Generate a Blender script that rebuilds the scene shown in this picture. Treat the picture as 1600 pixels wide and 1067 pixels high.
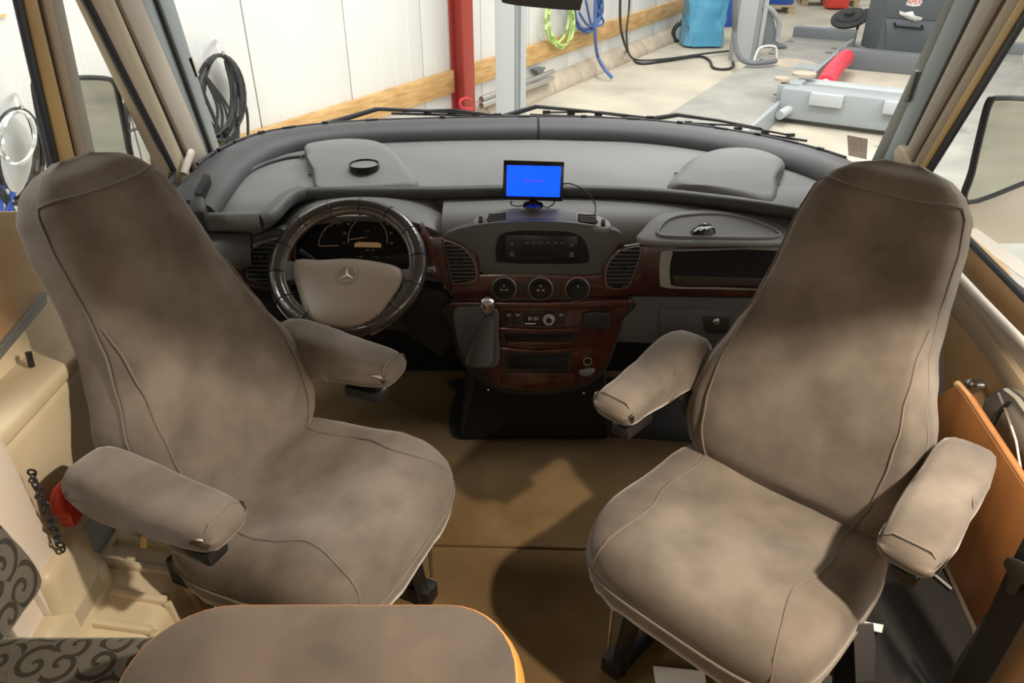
import bpy, bmesh, math, random
from mathutils import Vector, Matrix, noise
random.seed(7)
for o in list(bpy.data.objects): bpy.data.objects.remove(o)
scene = bpy.context.scene
C = scene.collection
# ---------------------------------------------------------------- camera
FPX, PITCH, CAMZ = 1165.0, math.radians(31), 1.6
cd = bpy.data.cameras.new('camera'); cam = bpy.data.objects.new('camera', cd); C.objects.link(cam)
cam.location = (0, 0, CAMZ); cam.rotation_euler = (math.pi/2-PITCH, 0, 0)
cd.sensor_width = 36; cd.lens = 36*FPX/1600; cd.clip_start = .02
scene.camera = cam
# ---------------------------------------------------------------- world, lights, exposure
w = bpy.data.worlds.new('workshop_light'); scene.world = w; w.use_nodes = True
w.node_tree.nodes['Background'].inputs[0].default_value = (1.0, .97, .91, 1)
w.node_tree.nodes['Background'].inputs[1].default_value = .70
vs = scene.view_settings
vs.view_transform = 'Standard'; vs.look = 'None'; vs.gamma = 1; vs.exposure = .45; vs.use_curve_mapping = False
def area(name, loc, target, size, power, col, shape='RECTANGLE', size_y=None):
    l = bpy.data.lights.new(name, 'AREA'); l.energy = power; l.color = col; l.shape = shape; l.size = size
    if size_y: l.size_y = size_y
    o = bpy.data.objects.new(name, l); C.objects.link(o); o.location = loc
    o.rotation_euler = (Vector(target)-Vector(loc)).to_track_quat('-Z', 'Y').to_euler()
    return o
area('hall_lamp_front', (2.5, 8, 5.2), (2.5, 8, 0), 1.2, 260, (1, .98, .94), size_y=8)
area('dash_fill_light', (.3, 3.7, 5.2), (.3, 3.5, 0), 3.0, 130, (1, .99, .96), size_y=.5)  # added light, brightens the dash from above through the windscreen
area('hall_lamp_right', (5.5, 1.5, 5.0), (4.5, 1.5, 0), 1.0, 400, (1, .97, .92), size_y=6)
area('hall_lamp_left', (-3.0, .9, 4.6), (-2.0, 1.0, 0), .6, 200, (.97, .99, 1), size_y=5)
area('cab_ceiling_lamp', (.92, .36, 1.92), (.5, .9, 0), .07, 36, (1, .84, .66), 'DISK')
area('living_fill_light', (-.2, -.9, 1.94), (-.2, -.5, 0), .25, 4, (1, .82, .62), 'DISK')  # added weak fill behind the camera, no fixture known there
# ---------------------------------------------------------------- picture geometry
cp, sp = math.cos(PITCH), math.sin(PITCH)
AL = math.radians(30.4)
D = Vector((math.sin(AL), math.cos(AL), 0)); Q = Vector((math.cos(AL), -math.sin(AL), 0))
GZ, WR = -.5, -4.45
def ray(u, v):
    a = (u-800)/FPX; b = (533.5-v)/FPX
    return Vector((a, cp+b*sp, -sp+b*cp))
EYE = Vector((0, 0, CAMZ))
def P(u, v, x=None, y=None, z=None):
    r = ray(u, v)
    t = x/r.x if x is not None else y/r.y if y is not None else (z-CAMZ)/r.z
    return EYE+r*t
def plane(u, v, p0, n):
    r = ray(u, v); t = (Vector(p0)-EYE).dot(n)/r.dot(n); return EYE+r*t
FN = Vector((0, -1, .15)).normalized()
def PF(u, v, off=0): return plane(u, v, Vector((0, 1.945, .66))+FN*off, FN)     # dash fascia
def PW(u, v, off=.0): return plane(u, v, Q*(WR+off), Q)                          # workshop wall
def PG(u, v, h=0): return P(u, v, z=GZ+h)                                        # workshop ground
def H(s, r, z=0): return D*s+Q*r+Vector((0, 0, z+GZ))                            # hall axes
# ---------------------------------------------------------------- materials
MATS = {}
def mat(name, col, rough=.6, metal=0, col2=None, nscale=8, nlo=.35, nhi=.65, bump=0, bscale=40, sheen=0, coat=0, emit=0, spec=.5, detail=4, stretch=None, sheencol=None):
    m = bpy.data.materials.new(name); m.use_nodes = True; nt = m.node_tree; b = nt.nodes['Principled BSDF']
    b.inputs['Base Color'].default_value = (*col, 1); b.inputs['Roughness'].default_value = rough
    b.inputs['Metallic'].default_value = metal; b.inputs['Specular IOR Level'].default_value = spec
    tc = nt.nodes.new('ShaderNodeTexCoord'); src = tc.outputs['Object']
    if stretch:
        mp = nt.nodes.new('ShaderNodeMapping'); mp.inputs['Scale'].default_value = stretch
        nt.links.new(src, mp.inputs[0]); src = mp.outputs[0]
    if col2:
        n = nt.nodes.new('ShaderNodeTexNoise'); n.inputs['Scale'].default_value = nscale; n.inputs['Detail'].default_value = detail
        nt.links.new(src, n.inputs['Vector'])
        r = nt.nodes.new('ShaderNodeValToRGB'); r.color_ramp.elements[0].position = nlo; r.color_ramp.elements[1].position = nhi
        r.color_ramp.elements[0].color = (*col, 1); r.color_ramp.elements[1].color = (*col2, 1)
        nt.links.new(n.outputs['Fac'], r.inputs[0]); nt.links.new(r.outputs[0], b.inputs['Base Color'])
    if bump:
        n2 = nt.nodes.new('ShaderNodeTexNoise'); n2.inputs['Scale'].default_value = bscale; n2.inputs['Detail'].default_value = 5
        nt.links.new(src, n2.inputs['Vector'])
        bp = nt.nodes.new('ShaderNodeBump'); bp.inputs['Strength'].default_value = bump; bp.inputs['Distance'].default_value = .01
        nt.links.new(n2.outputs['Fac'], bp.inputs['Height']); nt.links.new(bp.outputs[0], b.inputs['Normal'])
    if sheen:
        b.inputs['Sheen Weight'].default_value = sheen; b.inputs['Sheen Roughness'].default_value = .35
        b.inputs['Sheen Tint'].default_value = (*(sheencol or (1, .95, .88)), 1)
    if coat: b.inputs['Coat Weight'].default_value = coat; b.inputs['Coat Roughness'].default_value = .08
    if emit: b.inputs['Emission Color'].default_value = (*col, 1); b.inputs['Emission Strength'].default_value = emit
    MATS[name] = m; return m
mat('velour', (.120, .102, .086), .95, col2=(.21, .182, .155), nscale=7, bump=.14, bscale=420, sheen=.45, spec=.15)
mat('seam', (.17, .145, .125), .9, sheen=.3)
mat('dash_grey', (.17, .174, .18), .5, bump=.06, bscale=500)
mat('dash_mid', (.085, .088, .094), .5, bump=.06, bscale=500)
mat('dash_shelf', (.165, .167, .17), .62, col2=(.148, .15, .152), nscale=5, bump=.08, bscale=400)
mat('lip_black', (.032, .034, .038), .5, bump=.05, bscale=300)
mat('foam', (.040, .042, .047), .55, bump=.05, bscale=300)
mat('dash_black', (.022, .022, .024), .5)
mat('slot_brown', (.050, .040, .030), .6)
mat('strip_grey', (.22, .22, .215), .5)
mat('deep_black', (.006, .006, .007), .8)
mat('gloss_black', (.012, .012, .014), .18)
mat('burl', (.080, .017, .009), .3, col2=(.030, .008, .005), nscale=34, nlo=.3, nhi=.7, coat=.8, detail=8, stretch=(1, 1, .4))
mat('silver', (.62, .62, .62), .28, 1)
mat('grey_metal', (.30, .31, .32), .4, .6)
mat('pale_silver', (.36, .36, .35), .45)
mat('airbag', (.225, .18, .135), .5, bump=.05, bscale=400)
mat('wheel_cover', (.035, .030, .026), .22, coat=.5, bump=.12, bscale=120)
mat('wheel_grip', (.12, .095, .075), .3, coat=.4)
mat('lacing', (.008, .008, .008), .5)
mat('amber_lcd', (.55, .33, .16), .5, emit=.12)
mat('print_white', (.75, .74, .7), .5)
mat('screen_blue', (.0, .05, 1.0), .3, emit=1.7)
mat('screen_text', (.35, .03, .55), .4, emit=.25)
mat('radio_face', (.010, .010, .022), .25)
mat('carpet', (.155, .098, .042), .95, col2=(.205, .135, .064), nscale=6, bump=.5, bscale=420, sheen=.15, spec=.1)
mat('rubber_mat', (.014, .013, .012), .75, bump=.2, bscale=200)
mat('cream', (.64, .56, .40), .45, col2=(.57, .49, .34), nscale=4)
mat('cream_grey', (.47, .43, .36), .5)
mat('yellow_trim', (.66, .45, .17), .5, col2=(.55, .36, .13), nscale=5)
mat('peach', (.62, .42, .24), .5, col2=(.56, .37, .2), nscale=4)
mat('tan_trim', (.44, .35, .24), .5)
mat('brown_trim', (.27, .21, .15), .55)
mat('green_grey', (.17, .175, .15), .5)
mat('pillar_grey', (.30, .34, .35), .45)
mat('pillar_beige', (.52, .46, .38), .5)
mat('gasket', (.03, .032, .036), .55)
mat('groove', (.05, .043, .035), .7)
mat('orange_wood', (.46, .20, .065), .38, col2=(.36, .145, .045), nscale=5, stretch=(3, 3, .5))
mat('light_wood', (.62, .40, .20), .42, col2=(.55, .34, .16), nscale=6, stretch=(1, 3, 1))
mat('edge_wood', (.80, .30, .075), .35)
mat('table_top', (.085, .070, .058), .55, col2=(.17, .135, .105), nscale=6, bump=.1, bscale=250)
mat('white_trim', (.74, .68, .60), .45)
mat('steel_black', (.013, .013, .013), .38)
mat('paper', (.85, .80, .72), .7)
mat('black_mesh', (.011, .010, .009), .7, bump=.6, bscale=700)
mat('belt', (.020, .018, .016), .7, bump=.3, bscale=500)
mat('bag_grey', (.33, .31, .26), .6, col2=(.22, .21, .18), nscale=5)
mat('red_plastic', (.60, .05, .03), .35)
mat('wall_white', (.70, .71, .70), .5, col2=(.65, .665, .65), nscale=1.2)
mat('timber', (.60, .39, .16), .65, col2=(.42, .24, .085), nscale=4, stretch=(1, 1, 8), detail=6)
mat('red_steel', (.36, .045, .032), .5)
mat('lift_grey', (.30, .33, .345), .45)
mat('lift_light', (.42, .45, .46), .45)
mat('lift_dark', (.14, .155, .165), .5)
mat('runway', (.25, .25, .23), .7, col2=(.33, .325, .29), nscale=2.5, bump=.1, bscale=60)
mat('concrete', (.52, .48, .385), .8, col2=(.36, .335, .275), nscale=1.3, nlo=.38, nhi=.72, bump=.15, bscale=30, detail=8)
mat('kerb', (.50, .43, .33), .75, col2=(.40, .34, .26), nscale=5, bump=.2, bscale=40)
mat('cable_black', (.02, .021, .024), .5)
mat('cable_blue', (.02, .07, .33), .5)
mat('cable_clear', (.55, .57, .56), .35)
mat('hose_lime', (.45, .62, .20), .45)
mat('hose_blue', (.06, .13, .34), .45)
mat('blue_film', (.10, .36, .58), .22, coat=.5)
mat('drum_blue', (.02, .09, .42), .4)
mat('drum_green', (.03, .24, .12), .4)
mat('pallet', (.50, .42, .25), .75, col2=(.38, .30, .17), nscale=6)
mat('tool_grey', (.10, .115, .125), .4)
mat('red_rag', (.72, .04, .07), .45)
mat('tyre', (.025, .025, .027), .6)
mat('sticker', (.42, .25, .20), .5).node_tree.nodes['Principled BSDF'].inputs['Alpha'].default_value = .6
mat('sticker_num', (.95, .85, .78), .5)
mat('mirror_glass', (.62, .64, .60), .03, 1)
mat('shell', (.56, .52, .46), .6)
mat('shell_dark', (.30, .25, .19), .7)
def glass(name, tint, refl):
    m = bpy.data.materials.new(name); m.use_nodes = True; nt = m.node_tree; nt.nodes.clear()
    o = nt.nodes.new('ShaderNodeOutputMaterial'); mx = nt.nodes.new('ShaderNodeMixShader')
    t = nt.nodes.new('ShaderNodeBsdfTransparent'); t.inputs[0].default_value = (*tint, 1)
    g = nt.nodes.new('ShaderNodeBsdfGlossy'); g.inputs['Roughness'].default_value = .01
    lw = nt.nodes.new('ShaderNodeLayerWeight'); pw = nt.nodes.new('ShaderNodeMath'); pw.operation = 'POWER'; pw.inputs[1].default_value = 5
    f = nt.nodes.new('ShaderNodeMath'); f.operation = 'MULTIPLY_ADD'; f.inputs[1].default_value = refl; f.inputs[2].default_value = .02
    lw.inputs[0].default_value = .5; nt.links.new(lw.outputs['Facing'], pw.inputs[0]); nt.links.new(pw.outputs[0], f.inputs[0])
    nt.links.new(f.outputs[0], mx.inputs[0]); nt.links.new(t.outputs[0], mx.inputs[1]); nt.links.new(g.outputs[0], mx.inputs[2])
    nt.links.new(mx.outputs[0], o.inputs[0]); MATS[name] = m
glass('glass', (.985, .99, .985), .35)
def fabric_scroll():
    m = mat('scroll_fabric', (.075, .080, .072), .9, bump=.25, bscale=300, sheen=.3, spec=.15); nt = m.node_tree; b = nt.nodes['Principled BSDF']
    N, L = nt.nodes.new, nt.links.new
    tc = N('ShaderNodeTexCoord'); sx = N('ShaderNodeSeparateXYZ'); L(tc.outputs['Object'], sx.inputs[0])
    def mth(op, a, c=None, k=None):
        n = N('ShaderNodeMath'); n.operation = op
        for i, q in enumerate((a, c, k)):
            if q is None: continue
            if isinstance(q, (int, float)): n.inputs[i].default_value = q
            else: L(q, n.inputs[i])
        return n.outputs[0]
    cx = N('ShaderNodeCombineXYZ'); L(mth('ADD', sx.outputs[0], sx.outputs[2]), cx.inputs[0]); L(sx.outputs[1], cx.inputs[1])
    vo = N('ShaderNodeTexVoronoi'); vo.voronoi_dimensions = '2D'; vo.inputs['Scale'].default_value = 15; L(cx.outputs[0], vo.inputs['Vector'])
    df = N('ShaderNodeVectorMath'); df.operation = 'SUBTRACT'; L(cx.outputs[0], df.inputs[0]); L(vo.outputs['Position'], df.inputs[1])
    s2 = N('ShaderNodeSeparateXYZ'); L(df.outputs[0], s2.inputs[0])
    ang = mth('ARCTAN2', s2.outputs[1], s2.outputs[0])
    rc = N('ShaderNodeSeparateColor'); L(vo.outputs['Color'], rc.inputs[0])
    ph = mth('MULTIPLY_ADD', vo.outputs['Distance'], 15.0, mth('MULTIPLY', rc.outputs[0], 6.28))
    val = mth('SINE', mth('ADD', ang, ph))
    r = N('ShaderNodeValToRGB'); r.color_ramp.elements[0].position = .42; r.color_ramp.elements[1].position = .60
    r.color_ramp.elements[0].color = (.135, .128, .108, 1); r.color_ramp.elements[1].color = (.042, .038, .032, 1)
    L(val, r.inputs[0]); L(r.outputs[0], b.inputs['Base Color'])
fabric_scroll()
# ---------------------------------------------------------------- mesh helpers
ORG = {}
def V(*a): return Vector(a)
def spline(pts, n=8, closed=False):
    pts = [Vector(p) for p in pts]; out = []; N = len(pts)
    for i in range(N if closed else N-1):
        p0 = pts[(i-1) % N] if closed or i > 0 else pts[0]*2-pts[1]
        p1, p2 = pts[i], pts[(i+1) % N]
        p3 = pts[(i+2) % N] if closed or i+2 < N else p2*2-p1
        for k in range(n):
            t = k/n
            out.append(.5*((2*p1)+(p2-p0)*t+(2*p0-5*p1+4*p2-p3)*t*t+(3*p1-p0-3*p2+p3)*t**3))
    if not closed: out.append(pts[-1])
    return out
class M:
    def __init__(s): s.v = []; s.f = []
    def add(s, vs, fs):
        n = len(s.v); s.v += [Vector(a) for a in vs]; s.f += [[i+n for i in f] for f in fs]; return s
    def box(s, c, d, rz=0, rx=0, ry=0):
        R = Matrix.Rotation(rz, 3, 'Z') @ Matrix.Rotation(ry, 3, 'Y') @ Matrix.Rotation(rx, 3, 'X')
        vs = [Vector(c)+R @ Vector((x*d[0]/2, y*d[1]/2, z*d[2]/2)) for x in (-1, 1) for y in (-1, 1) for z in (-1, 1)]
        return s.add(vs, [(0, 1, 3, 2), (4, 6, 7, 5), (0, 4, 5, 1), (2, 3, 7, 6), (0, 2, 6, 4), (1, 5, 7, 3)])
    def bar(s, a, b, w, h, up=(0, 0, 1)):
        a, b = Vector(a), Vector(b); d = (b-a).normalized(); x = d.cross(Vector(up)).normalized(); z = x.cross(d)
        vs = [p+x*i*w/2+z*j*h/2 for p in (a, b) for i in (-1, 1) for j in (-1, 1)]
        return s.add(vs, [(0, 1, 3, 2), (4, 6, 7, 5), (0, 4, 5, 1), (2, 3, 7, 6), (0, 2, 6, 4), (1, 5, 7, 3)])
    def prism(s, A, B):
        n = len(A); return s.add(list(A)+list(B), [list(range(n)), [n+i for i in range(n)][::-1]]+[(i, (i+1) % n, n+(i+1) % n, n+i) for i in range(n)])
    def ex(s, A, d):
        d = Vector(d); return s.prism(A, [Vector(a)+d for a in A])
    def rings(s, R, cap=True, closed=False):
        n = len(R[0]); vs = [p for r in R for p in r]; fs = []; m = len(R)
        for i in range(m if closed else m-1):
            k = (i+1) % m
            for j in range(n): fs.append((i*n+j, i*n+(j+1) % n, k*n+(j+1) % n, k*n+j))
        if cap and not closed: fs += [list(range(n))[::-1], [(m-1)*n+j for j in range(n)]]
        return s.add(vs, fs)
    def tube(s, pts, r, n=8, closed=False, flat=1.0, up=(0, 0, 1)):
        pts = [Vector(p) for p in pts]; N = len(pts); R = []; x = None
        for i, p in enumerate(pts):
            a = pts[i-1] if i > 0 or closed else p; b = pts[(i+1) % N] if i < N-1 or closed else p
            d = (b-a).normalized()
            if x is None or flat != 1.0:
                x = d.cross(Vector(up))
                if x.length < 1e-4: x = d.cross(Vector((1, 0, 0)))
            else: x = x-d*x.dot(d)
            x.normalize(); z = x.cross(d); q = r[i] if isinstance(r, (list, tuple)) else r
            R.append([p+x*math.cos(2*math.pi*k/n)*q+z*math.sin(2*math.pi*k/n)*q*flat for k in range(n)])
        return s.rings(R, True, closed)
    def lathe(s, prof, c, axis=(0, 0, 1), n=24, cap=True):
        ax = Vector(axis).normalized(); x = ax.orthogonal().normalized(); y = ax.cross(x); c = Vector(c)
        return s.rings([[c+ax*h+(x*math.cos(2*math.pi*k/n)+y*math.sin(2*math.pi*k/n))*max(r, 1e-4) for k in range(n)] for r, h in prof], cap)
    def ball(s, c, r, n=12):
        return s.lathe([(r*math.sin(math.pi*i/8), -r*math.cos(math.pi*i/8)) for i in range(9)], c, n=n)
    def pillow(s, out, h, up=(0, 0, 1), steps=6, base=True, power=2.2, flat=0.0):
        out = [Vector(p) for p in out]; c = sum(out, Vector())/len(out); R = []; up = Vector(up)
        for i in range(steps+1):
            k = 1-(1-flat)*i/steps*.985
            t = (1-k)/(1-flat)
            hh = h*(1-(1-t)**power)
            R.append([c+(p-c)*k+up*hh for p in out])
        return s.rings(R, True)
    def build(s, name, m, parent=None, bevel=0, seg=2, ang=40, local=False, sub=0, label=None, cat=None, group=None, kind=None, tri=False):
        me = bpy.data.meshes.new(name)
        org = Vector()
        if parent is not None: org = ORG[parent.name]
        elif s.v:
            lo = Vector([min(v[i] for v in s.v) for i in range(3)]); hi = Vector([max(v[i] for v in s.v) for i in range(3)])
            org = Vector(((lo.x+hi.x)/2, (lo.y+hi.y)/2, lo.z))
        sh = Vector() if local else org
        me.from_pydata([tuple(v-sh) for v in s.v], [], s.f); me.update()
        bm = bmesh.new(); bm.from_mesh(me)
        bmesh.ops.recalc_face_normals(bm, faces=bm.faces)
        if bevel:
            es = [e for e in bm.edges if len(e.link_faces) == 2 and e.calc_face_angle(0) > math.radians(30)]
            bmesh.ops.bevel(bm, geom=es, offset=bevel, segments=seg, profile=.5, affect='EDGES', clamp_overlap=True)
        if sub:
            bmesh.ops.subdivide_edges(bm, edges=bm.edges[:], cuts=sub, use_grid_fill=True)
        bm.to_mesh(me); bm.free()
        for p in me.polygons: p.use_smooth = True
        me.set_sharp_from_angle(angle=math.radians(ang))
        me.materials.append(MATS[m] if isinstance(m, str) else m)
        o = bpy.data.objects.new(name, me); C.objects.link(o)
        if parent is not None: o.parent = parent; ORG[o.name] = org
        else: o.location = Vector() if local else org; ORG[o.name] = Vector() if local else org
        return tag(o, label, cat, group, kind)
def tag(o, label=None, cat=None, group=None, kind=None):
    for k, x in (('label', label), ('category', cat), ('group', group), ('kind', kind)):
        if x: o[k] = x
    return o
def empty(name, loc, label=None, cat=None, group=None, rz=0, kind=None):
    o = bpy.data.objects.new(name, None); C.objects.link(o); o.location = loc; o.rotation_euler = (0, 0, rz); o.empty_display_size = .05
    ORG[o.name] = Vector(loc); return tag(o, label, cat, group, kind)
def copyobj(o, parent, loc=None):
    c = o.copy(); C.objects.link(c); c.parent = parent
    if loc is not None: c.location = loc
    ORG[c.name] = ORG[o.name]; return c
def text(name, s, size, loc, right, up, m, parent, ext=.0004, align='CENTER'):
    cu = bpy.data.curves.new('t', 'FONT'); cu.body = s; cu.size = size; cu.align_x = align; cu.align_y = 'CENTER'; cu.extrude = ext
    t = bpy.data.objects.new('t', cu); C.objects.link(t); bpy.context.view_layer.update()
    me = bpy.data.meshes.new_from_object(t.evaluated_get(bpy.context.evaluated_depsgraph_get())); bpy.data.objects.remove(t)
    r = Vector(right).normalized(); u = Vector(up).normalized(); n = r.cross(u); b = M()
    b.add([Vector(loc)+r*v.co.x+u*v.co.y+n*v.co.z for v in me.vertices], [list(p.vertices) for p in me.polygons])
    return b.build(name, m, parent, ang=20)
def fpoly(name, uv, front, back, m, parent, bevel=.003, pf=None, seg=2):
    pf = pf or PF
    A = [pf(u, v, front) for u, v in uv]; d = FN*(back-front) if pf is PF else None
    b = M(); b.prism(A, [a+d for a in A]); return b.build(name, m, parent, bevel=bevel, seg=seg)
def oval(cu, cv, ru, rv, n=20, p=2.0, a0=0):
    out = []
    for k in range(n):
        t = 2*math.pi*k/n+a0; c, s = math.cos(t), math.sin(t)
        out.append((cu+ru*math.copysign(abs(c)**(2/p), c), cv+rv*math.copysign(abs(s)**(2/p), s)))
    return out
def uvspline(uv, n=4, closed=True): return [(p.x, p.y) for p in spline([(u, v, 0) for u, v in uv], n, closed)]
# ================================================================ STRUCTURE: cab shell
XL, XR, XC = -.99, 1.13, .075
def st(b, name, m, label=None, bevel=0, parent=None): return b.build(name, m, parent, bevel=bevel, kind=None if parent else 'structure', label=label)
st(M().box((.07, -.1, -.05), (2.4, 5.4, .1)), 'floor', 'carpet', 'tan carpeted cab floor between the two seats')
st(M().box((.07, -.1, 2.0), (2.4, 4.6, .08)), 'ceiling', 'shell', 'cream roof lining above the cab')
st(M().box((.07, .97, 1.75), (2.3, .58, .42)), 'ceiling', 'shell_dark', 'unseen drop-down bed above the two seats, shaped for their shade')  # bed out of view, its edge set to shade the upper backrests
st(M().box((.07, -2.75, .95), (2.4, .08, 2.1)), 'wall_rear', 'shell', 'rear partition of the living area behind the camera')
st(M().box((.07, 2.47, .38), (2.1, .06, .92)), 'wall_front', 'deep_black', 'dark bulkhead below the dashboard')
# left side: lower wall, rear wall, header
b = M().box((XL-.05, -.25, .4), (.08, 4.7, .95)); b.box((XL-.05, -.95, 1.4), (.08, 3.4, 1.1)); b.box((XL-.05, 1.4, 1.75), (.08, 1.5, .4))
b.box((XL-.05, 1.80, .62), (.08, .55, .5))
wl = st(b, 'wall_left', 'shell', 'cream side wall below the driver window')
b = M().box((XR+.06, -.3, .4), (.08, 4.6, .88)); b.box((XR+.06, -.95, 1.4), (.08, 3.4, 1.2)); b.box((XR+.06, 1.4, 1.75), (.08, 1.5, .4))
wr = st(b, 'wall_right', 'shell', 'side wall below the passenger window')
# side window panes
def px(uv, x, th, name, m, parent=None, label=None, bevel=.004):
    A = [P(u, v, x=x) for u, v in uv]; b = M().ex(A, (th, 0, 0)); return st(b, name, m, label, bevel, parent)
wd = empty('window_2', (XL-.03, 1.25, 1.0), 'driver side window with dark gasket and yellow inner trim', kind='structure')
M().box((XL-.045, 1.25, 1.38), (.005, 1.05, .72)).build('pane', 'glass', wd)
wq = empty('window_3', (XL-.03, 1.9, .9), 'small quarter window between driver door and front pillar', kind='structure')
b = M(); A = [V(XL-.045, 1.80, .86), V(XL-.045, 2.2, .86), V(XL-.045, 1.9, 1.56), V(XL-.045, 1.80, 1.56)]; b.ex(A, (-.005, 0, 0)); b.build('pane', 'glass', wq)
wp = empty('window_4', (XR+.03, 1.3, .85), 'passenger side window with dark gasket and yellow inner trim', kind='structure')
b = M(); A = [V(XR+.045, .7, .84), V(XR+.045, 2.02, .84), V(XR+.045, 1.70, 1.56), V(XR+.045, .7, 1.56)]; b.ex(A, (.005, 0, 0)); b.build('pane', 'glass', wp)
# left door pillar (between driver window and quarter window)
E0, E1 = -330, 330
def strip(u0a, u0b, v1, u1a, u1b, x, th, name, m, parent, e0=E0, e1=None):
    "a strip running through the picture rows 0 and v1, extended to rows e0..e1"
    e1 = e1 or v1
    f = lambda ua, ub, v: ua+(ub-ua)*v/v1
    return px([(f(u0a, u1a, e0), e0), (f(u0b, u1b, e0), e0), (f(u0b, u1b, e1), e1), (f(u0a, u1a, e1), e1)], x, th, name, m, parent, bevel=.003)
pl = empty('trim_1', (XL, 1.7, .9), 'cream door pillar with yellow strip beside the driver window', kind='structure')
strip(24, 40, 260, 84, 99, XL-.004, -.008, 'gasket', 'gasket', pl, e1=345)
strip(39, 59, 260, 98, 121, XL, -.012, 'yellow_strip', 'yellow_trim', pl, e1=345)
strip(58, 69, 260, 120, 128, XL-.006, -.02, 'groove', 'groove', pl, e1=330)
strip(67, 82, 260, 127, 138, XL, -.045, 'inner_strip', 'tan_trim', pl, e1=330)
strip(81, 99, 260, 137, 154, XL, -.045, 'outer_strip', 'cream_grey', pl, e1=330)
pa = empty('trim_2', (XL, 2.05, .9), 'cream front pillar on the driver side of the windscreen', kind='structure')
b = M().tube([P(u, v, x=XL) for u, v in uvspline([(-120, -450), (60, -130), (134, 0), (200, 130), (262, 250), (270, 272), (262, 290), (240, 296)], 6, False)], .011, 8); b.build('gasket', 'gasket', pa)
strip(143, 165, 290, 277, 290, XL, -.04, 'tan_strip', 'tan_trim', pa, e1=300)
strip(164, 180, 290, 288, 306, XL, -.04, 'cream_strip', 'cream', pa, e1=330)
strip(178, 189, 290, 305, 318, XL-.01, -.04, 'groove', 'groove', pa, e1=325)
strip(187, 222, 290, 317, 345, XL, -.05, 'face_strip', 'pillar_beige', pa, e1=310)
strip(220, 246, 290, 343, 352, XL-.02, -.05, 'screen_gasket', 'pillar_grey', pa, e1=300)
strip(245, 250, 290, 350, 354, XL-.01, -.05, 'screen_groove', 'gasket', pa, e1=300)
strip(249, 272, 290, 353, 362, XL-.02, -.05, 'outer_gasket', 'pillar_grey', pa, e1=300)
px([(293, 90), (301, 86), (313, 118), (306, 124)], XL-.02, -.03, 'clip', 'pillar_beige', pa)
pr = empty('trim_3', (XR, 1.95, .9), 'beige front pillar on the passenger side of the windscreen', kind='structure')
strip(1477, 1492, 260, 1357, 1376, XR+.02, .05, 'outer_gasket', 'green_grey', pr, e1=330)
strip(1491, 1524, 260, 1375, 1398, XR+.01, .05, 'screen_gasket', 'pillar_grey', pr, e1=330)
strip(1522, 1533, 260, 1396, 1404, XR+.015, .05, 'groove', 'groove', pr, e1=330)
strip(1531, 1556, 260, 1402, 1414, XR, .05, 'face_strip', 'pillar_beige', pr, e1=330)
strip(1554, 1566, 260, 1413, 1421, XR, .05, 'brown_face', 'brown_trim', pr, e1=330)
strip(1564, 1573, 260, 1420, 1425, XR+.01, .05, 'inner_groove', 'groove', pr, e1=330)
strip(1572, 1593, 260, 1424, 1438, XR, .045, 'tan_strip', 'tan_trim', pr, e1=330)
strip(1592, 1607, 260, 1437, 1447, XR, .012, 'yellow_strip', 'yellow_trim', pr, e1=330)
strip(1606, 1622, 260, 1446, 1460, XR+.004, .008, 'gasket', 'gasket', pr, e1=340)
px([(1396, 235), (1404, 226), (1424, 262), (1420, 285), (1396, 285)], XR-.01, .03, 'corner_clip', 'tan_trim', pr)
px([(1410, 150), (1428, 108), (1432, 112), (1418, 158), (1410, 160)], XR, .03, 'bracket', 'green_grey', pr)
# passenger window sill
sr = empty('trim_4', (XR, 1.45, .6), 'wood and cream sill below the passenger window', kind='structure')
b = M().tube([P(u, v, x=XR-.005) for u, v in [(1440, 300), (1530, 392), (1600, 463), (1680, 545)]], .009, 8); b.build('gasket', 'gasket', sr)
px([(1470, 345), (1530, 400), (1700, 570), (1700, 640), (1530, 452), (1470, 390)], XR, .04, 'light_wood_sill', 'light_wood', sr)
px([(1470, 385), (1530, 450), (1700, 638), (1700, 740), (1530, 505), (1470, 430)], XR+.005, .04, 'cream_strip', 'pillar_beige', sr)
px([(1470, 430), (1530, 503), (1700, 738), (1700, 800), (1530, 545), (1470, 470)], XR-.012, .04, 'ledge', 'tan_trim', sr)
px([(1470, 470), (1530, 543), (1700, 798), (1700, 950), (1480, 720)], XR, .04, 'wood_panel', 'light_wood', sr)
# driver side lower mouldings
dl = empty('trim_5', (XL, 1.3, .3), 'cream moulded driver door lining with sill and pocket', kind='structure')
px([(-120, 330), (75, 330), (75, 470), (-120, 700)], XL+.00, -.04, 'peach_panel', 'peach', dl)
px([(-120, 690), (75, 455), (75, 474), (-120, 712)], XL+.012, -.04, 'sill_line', 'grey_metal', dl)
b = M(); A = [P(u, v, x=XL+.01) for u, v in [(-120, 708), (100, 440), (170, 500), (150, 560), (-120, 800)]]; b.ex(A, (-.04, 0, 0)); b.build('sill_face', 'cream', dl, bevel=.006)
# ledge and pocket built as boxes
b = M().box((XL+.055, 1.32, .785), (.11, .9, .035)); b.build('ledge', 'cream', dl, bevel=.012, seg=3)
b = M(); b.prism([V(XL+.11, .99, .775), V(XL+.11, 1.40, .775), V(XL+.07, 1.44, .42), V(XL+.07, 1.02, .42)], [V(XL, .95, .775), V(XL, 1.5, .775), V(XL, 1.5, .42), V(XL, .98, .42)]); b.build('door_pocket', 'cream', dl, bevel=.022, seg=3)
b = M().box((XL+.06, 1.0, .22), (.16, .24, .42)); b.build('sill_box', 'cream', dl, bevel=.03, seg=3)
lk = M().tube([P(47, 566, x=XL+.05)-V(0,0,.01), P(44, 550, x=XL+.05)], .006, 8).build('lock_peg', 'steel_black', dl)
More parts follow.
